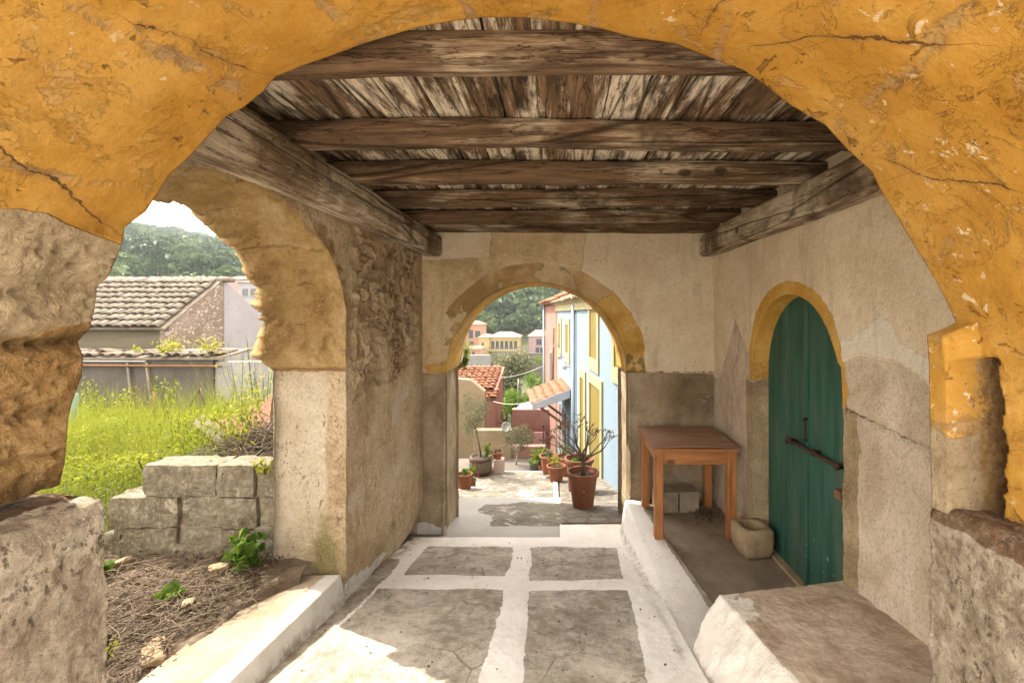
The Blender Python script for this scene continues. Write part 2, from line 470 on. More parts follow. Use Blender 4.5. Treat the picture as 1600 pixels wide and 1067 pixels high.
M['end_wall'] = wall_mat('end_wall_render', grit=.42, base=((.48, .35, .195), (.63, .49, .30), (.73, .60, .41)), layers=[
    ('pale', ((.66, .55, .385), (.74, .63, .46), (.79, .70, .54)), 4, .5),
    ('low', ((.25, .19, .12), (.38, .30, .20), (.48, .40, .28)), 8, .4),
    ('stain', ((.10, .07, .04), (.16, .115, .07), (.22, .165, .10)), 5, .6, (.2, .95)),
    ('ring', ((.34, .22, .09), (.50, .35, .17), (.62, .48, .28)), 4.5, .8),
    ('ochre', ((.42, .23, .04), (.58, .34, .08), (.66, .44, .15)), 5, 1.1),
    ('moss', ((.11, .09, .035), (.18, .15, .06), (.28, .23, .11)), 16, 1.0),
    ('white', ((.62, .60, .55), (.72, .70, .66), (.78, .76, .72)), 12, 1.1)], bump=(.9, .016), fine=72)
M['door_wall'] = wall_mat('smooth_render', ((.70, .575, .41), (.77, .655, .49), (.82, .72, .565)), [
    ('rough', ((.48, .385, .28), (.61, .51, .39), (.71, .61, .49)), 5, .45),
    ('cream', ((.70, .65, .52), (.76, .71, .59), (.80, .76, .64)), 4, .6),
    ('ring', ((.50, .27, .05), (.60, .34, .07), (.66, .42, .12)), 6, .35),
    ('stone', ((.24, .18, .10), (.38, .29, .17), (.47, .37, .23)), 6, .6)], hair='hair', speck=((.13, .10, .07), .68, 20), bump=(.75, .014), fine=70, grit=.5, gattr='rough')
M['plank'] = wood_mat('weathered_planks', 1, (.76, .66, .52), (.26, .165, .095), (.055, .036, .022), 1.0, (.455, .555))
M['joist'] = wood_mat('weathered_joists', 0, (.52, .43, .31), (.20, .125, .07), (.05, .031, .019), .9, (.49, .63))
M['beam'] = wood_mat('weathered_wall_beams', 1, (.62, .53, .40), (.30, .21, .13), (.11, .07, .045), .7, (.40, .58))

def make_floor(k=1.0, wk=1.0):
    t = NT('painted_paving')
    conc = t.ramp(t.math('ADD', t.math('MULTIPLY', t.noise(4.2, 7, .68, dist=.6), .6), t.math('MULTIPLY', t.noise(24, 6, .7), .4)),
                  [(.38, (.23, .205, .165)), (.47, (.36, .325, .27)), (.55, (.47, .43, .37)), (.64, (.59, .55, .48))])
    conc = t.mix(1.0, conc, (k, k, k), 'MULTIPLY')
    moss = t.ss(.50, .66, t.noise(2.1, 5, .65, vec=t.mapv(loc=(3, 8, 2))))
    conc = t.mix(t.math('MULTIPLY', moss, .55), conc, (.20, .18, .115))
    conc = t.mix(t.math('MULTIPLY', t.ss(.54, .60, t.noise(6.5, 8, .75, vec=t.mapv(loc=(1, 3, 5)), dist=.6)), .55), conc, (.50, .46, .39))
    conc = t.mix(t.math('MULTIPLY', t.ss(.57, .62, t.noise(9, 8, .75, vec=t.mapv(loc=(7, 3, 2)), dist=.4)), .5), conc, (.15, .125, .09))
    fk = t.ss(.016, .0, t.vor(2.3, 'DISTANCE_TO_EDGE', vec=t.mapv(loc=(.3, .2, 0))))
    conc = t.mix(t.math('MULTIPLY', t.math('MULTIPLY', fk, t.ss(.48, .6, t.noise(3, 3))), .6), conc, (.10, .08, .055))
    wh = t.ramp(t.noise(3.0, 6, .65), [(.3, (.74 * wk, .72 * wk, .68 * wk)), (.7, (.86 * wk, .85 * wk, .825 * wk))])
    wh = t.mix(t.math('MULTIPLY', t.ss(.62, .66, t.noise(31, 5, .7)), .5), wh, (.34, .29, .22))
    wh = t.mix(t.math('MULTIPLY', t.ss(.55, .72, t.noise(13, 6, .7)), .5), wh, (.52, .47, .39))
    n = t.noise(17, 7, .7, dist=.5); n2 = t.noise(60, 4, .7)
    k = t.math('ADD', t.attr('paint'), t.math('MULTIPLY', t.math('SUBTRACT', t.math('ADD', t.math('MULTIPLY', n, .7), t.math('MULTIPLY', n2, .3)), .5), 1.0))
    pf = t.ss(.45, .53, k)
    col = t.mix(pf, conc, wh)
    col = t.mix(t.math('MULTIPLY', t.attr('dirt'), t.ss(.38, .62, t.noise(11, 6, .7))), col, (.20, .15, .10))
    h = t.math('ADD', t.noise(45, 6, .7), t.math('MULTIPLY', t.noise(11, 6, .7), 1.4))
    h = t.math('MULTIPLY', h, t.math('SUBTRACT', 1.15, t.math('MULTIPLY', pf, .7)))
    return t.done(col, .85, t.bump(h, .7, .012), spec=.2)
M['floor'] = make_floor()
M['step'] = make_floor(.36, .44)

def make_flag():
    t = NT('crazy_paving')
    nv = t.n.new('ShaderNodeTexNoise'); nv.inputs['Scale'].default_value = 4; t.link(t.co, nv.inputs['Vector'])
    sv = t.n.new('ShaderNodeVectorMath'); sv.operation = 'SCALE'; sv.inputs['Scale'].default_value = .12; t.link(nv.outputs['Color'], sv.inputs[0])
    wv = t.n.new('ShaderNodeVectorMath'); wv.operation = 'ADD'; t.link(t.mapv((1, 1, .0)), wv.inputs[0]); t.link(sv.outputs[0], wv.inputs[1])
    d = t.vor(5.0, 'DISTANCE_TO_EDGE', vec=wv.outputs[0])
    cc = t.vor(5.0, 'F1', vec=wv.outputs[0], out='Color')
    st = t.ramp(t.math('ADD', t.math('MULTIPLY', t.noise(14, 6, .7), .7), t.math('MULTIPLY', t.sep(cc)[0], .3)), [(.3, (.125, .11, .095)), (.7, (.215, .20, .175))])
    k = t.ss(.05, .09, d)
    col = t.mix(k, (.13, .105, .08), st)
    return t.done(col, .85, t.bump(k, .8, .01), spec=.2)
M['flag'] = make_flag()
M['side_floor'] = plain_mat('worn_concrete', (.16, .125, .085), (.31, .255, .19), 3.5, .85, .5, .008)
M['white_kerb'] = make_floor()
M['bench_top'] = None
def make_bench():
    t = NT('worn_whitewash')
    br = t.ramp(t.math('ADD', t.math('MULTIPLY', t.noise(4, 6, .65, dist=.5), .6), t.math('MULTIPLY', t.noise(26, 5, .7), .4)), [(.40, (.36, .275, .20)), (.5, (.48, .39, .30)), (.60, (.60, .51, .41))])
    br = t.mix(t.math('MULTIPLY', t.ss(.62, .68, t.noise(10, 5, .7, vec=t.mapv((1, .4, 1)))), .5), br, (.60, .52, .42))
    wh = t.ramp(t.noise(5, 6, .7), [(.3, (.62, .57, .50)), (.65, (.76, .73, .68))])
    col = t.mix(edge(t, 'paint', 9, .9), br, wh)
    return t.done(col, .9, t.bump(t.math('ADD', t.noise(40, 6, .7), t.math('MULTIPLY', t.noise(9, 6, .7), 2)), .6, .012), spec=.15)
M['bench'] = make_bench()
def make_door():
    t = NT('green_door_paint')
    v = t.mapv((9, 9, .8))
    c = t.ramp(t.noise(2, 6, .65, vec=v), [(.36, (.018, .066, .046)), (.64, (.036, .115, .082))])
    c = t.mix(t.math('MULTIPLY', t.ss(.5, .7, t.noise(1.4, 4, .6, vec=t.mapv((6, 6, 1)))), .6), c, (.085, .12, .085))
    z = t.sep()[2]
    low = t.ss(1.15, .3, z)
    f = t.ss(.665, .70, t.noise(38, 4, .65, vec=t.mapv((1, 1, .55))))
    c = t.mix(t.math('MULTIPLY', f, t.math('ADD', t.math('MULTIPLY', low, .75), .15)), c, (.42, .50, .42))
    c = t.mix(t.math('MULTIPLY', t.ss(.6, .7, t.noise(3, 6, .7, vec=v)), .5), c, (.09, .07, .04))
    return t.done(c, .6, t.bump(t.noise(3, 6, .7, vec=v), .35, .006), spec=.3)
M['door'] = make_door()
M['iron'] = plain_mat('rusty_iron', (.035, .02, .014), (.10, .05, .03), 20, .7, .5, .003, .3)
M['pine'] = None
def make_pine(name, axis):
    t = NT(name); sc = [10, 10, 10]; sc[axis] = .9
    g = t.noise(3, 6, .65, vec=t.mapv(tuple(sc)), dist=1.0)
    c = t.ramp(g, [(.3, (.22, .08, .026)), (.5, (.34, .14, .048)), (.72, (.44, .20, .078))])
    kn = t.ss(.17, .06, t.vor(3.5, 'F1', vec=t.mapv(tuple(1.6 if k != axis else 1 for k in range(3)))))
    c = t.mix(t.math('MULTIPLY', kn, .8), c, (.10, .03, .01))
    c = t.mix(t.math('MULTIPLY', t.ss(.55, .75, t.noise(6, 5, .7)), .4), c, (.16, .06, .025))
    return t.done(c, .5, t.bump(g, .2, .003), spec=.35)
M['pine_z'] = make_pine('varnished_pine_leg', 2); M['pine_x'] = make_pine('varnished_pine_apron', 0)
M['tabletop'] = plain_mat('worn_hardboard', (.25, .135, .095), (.44, .285, .215), 3, .55, .25, .004, stretch=(1, 3, 1))
M['cblock'] = plain_mat('grey_concrete', (.17, .14, .10), (.33, .28, .21), 9, .95, .6, .008)
M['oldblock'] = wall_mat('weathered_block', grit=.5, base=((.12, .10, .068), (.19, .165, .118), (.26, .23, .17)), layers=[('moss', ((.09, .09, .035), (.15, .145, .06), (.22, .20, .10)), 8, 1.0)], speck=((.05, .04, .03), .6, 30), bump=(.7, .012), fine=40)
M['stone_mortar'] = plain_mat('mortar_stone', (.24, .17, .10), (.42, .33, .21), 9, .95, .7, .01)
M['slab'] = make_floor()
M['dirt'] = plain_mat('dry_soil', (.12, .088, .06), (.30, .225, .155), 5, .95, .9, .03)
M['ground'] = plain_mat('grassy_soil', (.045, .055, .02), (.10, .10, .04), 1.2, .95, .6, .05)
M['terrace'] = plain_mat('grey_terrace', (.13, .11, .095), (.21, .185, .155), 3, .9, .5, .01)
M['street'] = plain_mat('pale_street', (.55, .49, .41), (.68, .62, .53), 3, .9, .5, .01)
M['straw'] = leaf_mat('dead_stalks', (.06, .04, .024), (.16, .11, .065), (.30, .22, .14), .1)
M['grass'] = leaf_mat('weed_leaves', (.075, .11, .012), (.26, .31, .03), (.52, .50, .075), .5)
M['weed'] = leaf_mat('young_weed_leaves', (.06, .13, .012), (.15, .27, .03), (.30, .42, .06), .45)
M['yellow_weed'] = leaf_mat('yellowing_weed_leaves', (.22, .25, .03), (.40, .40, .05), (.58, .52, .09), .45)
M['olive'] = leaf_mat('olive_leaves', (.07, .085, .04), (.16, .175, .085), (.30, .31, .17), .3)
M['cycad'] = leaf_mat('cycad_leaves', (.07, .13, .01), (.17, .27, .02), (.33, .40, .05), .35)
M['bush'] = leaf_mat('bush_leaves', (.05, .12, .012), (.13, .25, .025), (.25, .38, .05), .4)
M['forest'] = leaf_mat('forest_leaves', (.022, .045, .018), (.065, .11, .035), (.13, .19, .06), .2)
M['bark'] = plain_mat('bark', (.07, .05, .035), (.17, .13, .09), 14, .9, .6, .006, stretch=(1, 1, .3))
M['palebark'] = plain_mat('limewashed_trunk', (.38, .34, .28), (.55, .51, .44), 14, .9, .5, .006)
M['deadbark'] = plain_mat('grey_twigs', (.10, .075, .05), (.22, .17, .12), 20, .9, .5, .004)
M['terracotta'] = plain_mat('terracotta', (.27, .095, .045), (.38, .155, .08), 7, .8, .2, .004)
M['terracotta_dark'] = plain_mat('weathered_terracotta', (.20, .075, .042), (.31, .125, .075), 6, .75, .25, .004)
M['soil'] = plain_mat('potting_soil', (.02, .014, .01), (.06, .042, .03), 25, .95, .9, .01)
M['barrel'] = plain_mat('barrel_staves', (.10, .075, .055), (.22, .175, .135), 12, .85, .5, .006, stretch=(1, 1, .2))
M['blue'] = plain_mat('pale_blue_render', (.215, .30, .385), (.26, .345, .43), 1.6, .9, .15, .004)
M['cream'] = plain_mat('cream_trim', (.40, .35, .19), (.47, .415, .245), 3, .85, .15, .003)
M['mustard'] = plain_mat('mustard_shutter', (.20, .15, .033), (.26, .20, .05), 4, .6, .2, .003)
M['pinkw'] = plain_mat('pink_render', (.32, .15, .12), (.40, .215, .175), 1.5, .9, .2, .004)
M['rosew'] = plain_mat('faded_rose_wall', (.34, .135, .13), (.42, .28, .24), 1.0, .95, .3, .006)
M['tanw'] = plain_mat('tan_render', (.29, .21, .13), (.37, .285, .19), 1.6, .95, .3, .006)
M['pipe'] = plain_mat('grey_blue_pipe', (.34, .42, .52), (.42, .50, .58), 4, .5, .1, .002)
M['glass'] = plain_mat('dark_glass', (.03, .035, .04), (.07, .075, .08), 2, .15, .0, .001, spec=.5)
M['shutter'] = plain_mat('dark_shutter', (.05, .055, .05), (.10, .10, .09), 6, .6, .2, .003)
M['redtile'] = plain_mat('red_roof_tiles', (.27, .10, .055), (.40, .18, .105), 7, .85, .4, .01, objvar=0)
M['oldtile'] = plain_mat('old_roof_tiles', (.12, .10, .08), (.29, .25, .20), 4.5, .95, .6, .012)
M['white_paint'] = plain_mat('white_render', (.32, .305, .32), (.38, .365, .38), 1.5, .9, .2, .004)
M['greywall'] = plain_mat('grey_render', (.085, .075, .066), (.155, .138, .12), 1.4, .95, .5, .01)
M['greenwall'] = plain_mat('stained_render', (.12, .105, .07), (.20, .175, .125), 1.1, .95, .4, .01, stretch=(.5, 1, 2))
def make_rubble():
    t = NT('rubble_gable')
    nv = t.n.new('ShaderNodeTexNoise'); nv.inputs['Scale'].default_value = 5; t.link(t.co, nv.inputs['Vector'])
    sv = t.n.new('ShaderNodeVectorMath'); sv.operation = 'SCALE'; sv.inputs['Scale'].default_value = .18; t.link(nv.outputs['Color'], sv.inputs[0])
    wv = t.n.new('ShaderNodeVectorMath'); wv.operation = 'ADD'; t.link(t.mapv((1, 1, 1.5)), wv.inputs[0]); t.link(sv.outputs[0], wv.inputs[1])
    d = t.vor(6.5, 'DISTANCE_TO_EDGE', vec=wv.outputs[0]); cc = t.sep(t.vor(6.5, 'F1', vec=wv.outputs[0], out='Color'))[0]
    st = t.ramp(cc, [(.1, (.19, .145, .115)), (.55, (.26, .21, .17)), (.95, (.36, .31, .26))])
    k = t.ss(.03, .10, d)
    col = t.mix(k, (.17, .13, .105), st)
    col = t.mix(t.math('MULTIPLY', t.ss(.45, .62, t.noise(1.3, 5, .65)), .75), col, (.25, .20, .165))
    return t.done(col, .95, t.bump(k, .8, .02), spec=.1)
M['rubble'] = make_rubble()
M['yellow'] = plain_mat('yellow_render', (.42, .33, .13), (.48, .39, .18), .3, .9, .1, .01)
M['orange'] = plain_mat('orange_render', (.42, .22, .14), (.48, .28, .19), .3, .9, .1, .01)
M['lilac'] = plain_mat('pink_far_render', (.36, .24, .24), (.43, .31, .30), .3, .9, .1, .01)
M['farroof'] = plain_mat('far_roof_tiles', (.30, .215, .14), (.40, .31, .215), .8, .9, .2, .02)
M['farroof_red'] = plain_mat('far_red_tiles', (.30, .14, .10), (.38, .21, .155), .8, .9, .2, .02)
M['concrete_far'] = plain_mat('far_concrete', (.23, .225, .22), (.30, .295, .29), .3, .9, .2, .01)
M['metal'] = plain_mat('galvanised_metal', (.38, .37, .35), (.5, .49, .47), 8, .4, .1, .002, .6)
M['brownwood'] = plain_mat('brown_timber', (.20, .09, .045), (.32, .16, .085), 8, .7, .3, .004)
M['greywood'] = plain_mat('grey_timber', (.15, .12, .095), (.30, .25, .20), 8, .85, .4, .005)
M['fascia'] = plain_mat('grey_fascia', (.36, .38, .42), (.44, .46, .50), 4, .7, .1, .002)
M['cable'] = plain_mat('pale_cable', (.5, .48, .44), (.62, .6, .56), 8, .6, .1, .001)

# ================================================================== GROUND (one sheet to the horizon)
def floorH(Y):           # depth of the porch paving below the eye
    return 1.2 + .205 * np.maximum(Y, -.5)
def hill(X, Y):
    u = X / np.maximum(Y, 1.0)
    ridge = np.interp(u, [-1.4, -.96, -.69, -.5, -.1, .3], [.23, .182, .137, .14, .16, .17])
    top = 2 + ridge * 430
    y0 = np.interp(u, [-1.0, -.5, -.2, .1], [55, 70, 130, 130]); z0 = np.interp(u, [-1.0, -.5, -.2], [-1.0, -3., -11.])
    k = np.clip((Y - y0) / (430 - y0), 0, 1)
    return z0 + (top - z0) * (k ** np.interp(u, [-.6, -.2], [.95, .8]))
def gz(X, Y):
    X = np.asarray(X, float); Y = np.asarray(Y, float)
    # centre: stepped alley falling into the valley
    zc = np.interp(Y, [-60, -.5, 4.4, 5.9, 8.6, 8.7, 10, 14, 22, 45, 75, 130], [.9, .55, -.4, -.75, -1.3, -1.55, -1.6, -2.6, -4.4, -7.5, -9.5, -11.0])
    # left garden
    zl = np.interp(Y, [-60, 2.92, 3.02, 3.3, 9.3, 15, 30, 60], [.7, .44, .80, .92, -.18, -.6, -1.0, -1.0])
    zl2 = np.interp(Y, [-60, 2.3, 3.6, 9.3, 15, 30, 60], [.7, .44, .60, -.18, -.6, -1.0, -1.0])
    zl = zl + (zl2 - zl) * sstep(-2.75, -3.1, X)
    zl = zl + .04 * np.exp(-((X + 4.6) / 1.1) ** 2 - ((Y - 5.9) / 1.3) ** 2) + .22 * np.exp(-((X + 2.45) / .5) ** 2 - ((Y - 4.0) / .7) ** 2)
    wl = sstep(-1.55, -1.78, X)
    wl = np.where(Y > 5, sstep(-.22, -.42, X / np.maximum(Y, .1)), wl)
    z = zc * (1 - wl) + zl * wl
    zh = hill(X, Y)
    k = sstep(50, 130, Y)
    z = z * (1 - k) + zh * k
    z = z + fbm(np.stack([X, Y, X * 0], -1), .9, 4) * np.interp(np.abs(Y) + np.abs(X), [3, 8, 60, 400], [.03, .06, .5, 5])
    return z
def build_ground():
    ys = np.concatenate([np.linspace(-60, -1, 20)[:-1], np.arange(-1, 5, .06), np.arange(5, 14, .2), np.geomspace(14, 460, 70), [600, 900, 1500]])
    xs = np.concatenate([-np.geomspace(900, 6.2, 60), np.arange(-6, -1.4, .06), np.arange(-1.4, 2.2, .25), np.geomspace(2.4, 900, 40)])
    X, Y = np.meshgrid(xs, ys, indexing='ij')
    Z = gz(X, Y)
    Z = np.where(Y > 470, Z - (Y - 470) * .08, Z)
    o = grid_obj('ground', np.stack([X, Y, Z], -1), M['ground'])
    tag(o, kind='structure')
build_ground()

# dirt patch of the left garden lies in the same place, as its own thin sheet
def build_dirt():
    xs = np.arange(-4.2, -1.5, .02); ys = np.arange(.2, 2.97, .02)
    X, Y = np.meshgrid(xs, ys, indexing='ij')
    P = np.stack([X, Y, X * 0], -1)
    xl = np.interp(Y, [.9, 1.85, 2.4, 2.6, 2.8], [-1.66, -1.66, -1.66, -1.58, -1.45]) + .05 * fbm(P, 4, 4)
    Z = -.09 * sstep(xl - .02, xl + .05, X) + np.interp(Y, [0, 2.97], [.50, .455]) + .035 * fbm(P, 2.2, 5) + .03 * fbm(P, 13, 5, .65) + .012
    o = grid_obj('dirt_ground', np.stack([X, Y, Z], -1), M['dirt'])
    tag(o, kind='structure')
build_dirt()

# ================================================================== PORCH FLOOR
YA, YB = -.6, 4.2
def build_floor():
    xs = np.linspace(-1.34, .66, 150); ys = np.linspace(YA, YB, 330)
    X, Y = np.meshgrid(xs, ys, indexing='ij')
    P = np.stack([X, Y, X * 0], -1)
    Z = CAMZ - floorH(Y)
    wob = .03 * fbm(P, 2.5, 3); wob2 = .03 * fbm(P, 2.7, 3, off=9)
    def rect(x0, x1, y0, y1):
        xx, yy = X + wob, Y + wob2
        x1v = x1(Y) if callable(x1) else x1; x0v = x0(Y) if callable(x0) else x0
        d = np.minimum(np.minimum(xx - x0v, x1v - xx), np.minimum(yy - y0, y1 - yy))
        return sstep(-.045, .055, d)
    ci = lambda y: -.325 - .022 * (y - 2.0)
    cj = lambda y: -.155 - .035 * (y - 2.0)
    re = lambda y: .41 + .055 * (y - 2.0)
    pav = np.zeros_like(X)
    for (a, b, c, d) in ((-1.20, ci, 1.95, 3.02), (-1.12, ci, 3.25, 3.93), (cj, re, 1.96, 3.0), (cj, re, 3.17, 3.9), (-1.2, ci, .5, 1.78), (cj, re, .5, 1.78)):
        pav = np.maximum(pav, rect(a, b, c, d))
    # bare strip along the wall foot on the left
    strip = sstep(-1.16, -1.26, X + wob) * sstep(3.9, 3.4, Y)
    paint = 1 - np.maximum(pav, strip * .85)
    Zd = .006 * fbm(P, 3.5, 5) + pav * (-.004 + .020 * fbm(P, 5, 6)) + .002 * fbm(P, 30, 2)
    dirt = np.clip(sstep(-1.2, -1.32, X) + sstep(.03, .0, np.abs(X - .60)) * .5, 0, 1) * .9
    o = grid_obj('paved_floor', np.stack([X, Y, Z + Zd], -1), M['floor'], attrs={'paint': paint, 'dirt': dirt})
    tag(o, kind='structure')
    # the street in front of the porch
    b = MB(); b.box(-7, 7, -14, YA - .002, .3, CAMZ - floorH(YA) - .012)
    b.box(-7, -1.36, YA - .002, .35, .3, .56); b.box(1.63, 7, YA - .002, .35, .3, .7)
    b.box(.66, 1.63, YA, 1.2, .2, .62)
    o = b.build('street', M['street']); tag(o, kind='structure')
build_floor()

# lip, steps and landings of the alley beyond
TREAD = [(4.2, 2.115, 5.9, 2.38), (5.9, 2.48, 7.0, 2.66), (7.0, 2.76, 8.6, 2.97)]
def build_steps():
    for i, (y0, h0, y1, h1) in enumerate(TREAD):
        xr = .04 if i else .07
        xs = np.linspace(-1.75, xr, 90); ys = np.concatenate([np.linspace(y0, y1, 90), [y1 + .004, y1 + .006]])
        X, Y = np.meshgrid(xs, ys, indexing='ij')
        P = np.stack([X, Y, X * 0 + i], -1)
        Z = CAMZ - np.interp(Y, [y0, y1], [h0, h1]) + .008 * fbm(P, 3, 4)
        Z[:, -2:] = CAMZ - h1 - np.array([.03, .3])
        n = fbm(P, 2.6, 4)
        if i == 0:
            paint = np.maximum(sstep(4.78, 4.6, Y + .1 * n), sstep(-.72, -.86, X + .25 * n + .1 * np.sin(Y * 5)))
            paint = np.maximum(paint, sstep(5.45, 5.7, Y + .2 * n) * .8)
        elif i == 1:
            paint = sstep(-.05, .3, n + .3 * (Y - 6.5) - .08) * .62
        else:
            paint = sstep(8.50, 8.58, Y + .04 * n) + sstep(7.18, 7.05, Y + .05 * n) * .6
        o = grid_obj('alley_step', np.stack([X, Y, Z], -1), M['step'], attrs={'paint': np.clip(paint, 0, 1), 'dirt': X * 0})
        tag(o, kind='structure')
    # crazy-paved strip on the right
    xs = np.linspace(.02, 1.05, 40); ys = np.linspace(4.61, 8.9, 120)
    X, Y = np.meshgrid(xs, ys, indexing='ij')
    Z = CAMZ - (2.14 + .2 * (Y - 4.65)) + .012 + .008 * fbm(np.stack([X, Y, X * 0], -1), 3, 4)
    Z[0, :] -= .2
    o = grid_obj('stone_paving', np.stack([X, Y, Z], -1), M['flag']); tag(o, kind='structure')
    # whitewashed lip right of the threshold and kerb between steps and paving
    b = MB()
    xs = np.linspace(.03, .7, 30); ys = np.linspace(4.2, 4.62, 14)
    X, Y = np.meshgrid(xs, ys, indexing='ij'); Z = CAMZ - 2.115 - .0 * Y + .006 * fbm(np.stack([X, Y, X], -1), 4, 3) - .04 * (Y - 4.2)
    o = grid_obj('white_lip', np.stack([X, Y, Z], -1), M['floor'], attrs={'paint': X * 0 + 1, 'dirt': X * 0}); tag(o, kind='structure')
    # lower terrace
    b = MB(); b.box(-3.2, 1.2, 8.62, 9.75, -1.6, CAMZ - 3.1)
    o = b.build('lower_terrace', M['terrace']); tag(o, kind='structure')
build_steps()

def kerb():
    # whitewashed fillet between paving and the side floor
    ys = np.linspace(1.2, 4.36, 150); ts = np.linspace(0, 1, 26)
    T, Y = np.meshgrid(ts, ys, indexing='ij')
    X0 = .60 + .012 * fbm(np.stack([Y, Y * 0, Y * 0], -1), 3, 3)
    X1 = np.interp(Y, [1.2, 2.0, 2.67, 3.4, 4.4], [1.15, 1.08, .99, .90, .80])
    Z0 = CAMZ - floorH(Y) - .006; Z1 = np.full_like(Y, CAMZ - 1.81)
    X = X0 + (X1 - X0) * T
    Z1 = Z1 + .012; s = np.interp(Y, [2.4, 4.2], [0, 1]); Tz = T ** 1.0 * (1 - s) + s * sstep(.0, .32, T)
    Z = Z0 + (Z1 - Z0) * Tz
    P = np.stack([X, Y, Z], -1)
    Z = Z + .012 * np.sin(T * PI) + .008 * fbm(P, 6, 4)
    paint = sstep(1.0, .82, T + .10 * fbm(P, 5, 4))
    dirt = sstep(.07, .0, np.abs(T - .06)) * .8
    o = grid_obj('kerb', np.stack([X, Y, Z], -1), M['white_kerb'], attrs={'paint': paint, 'dirt': dirt}); tag(o, kind='structure')
    xs = np.linspace(.7, 1.75, 60); ys = np.linspace(1.2, 4.45, 140)
    X, Y = np.meshgrid(xs, ys, indexing='ij'); P = np.stack([X, Y, X * 0], -1)
    X1 = np.interp(Y, [1.2, 2.0, 2.67, 3.4, 4.4], [1.15, 1.08, .99, .90, .80])
    o = grid_obj('side_floor', np.stack([X, Y, CAMZ - 1.812 + .008 * fbm(P, 2.4, 4) - .12 * sstep(X1 - .0, X1 - .06, X)], -1), M['side_floor']); tag(o, kind='structure')
kerb()

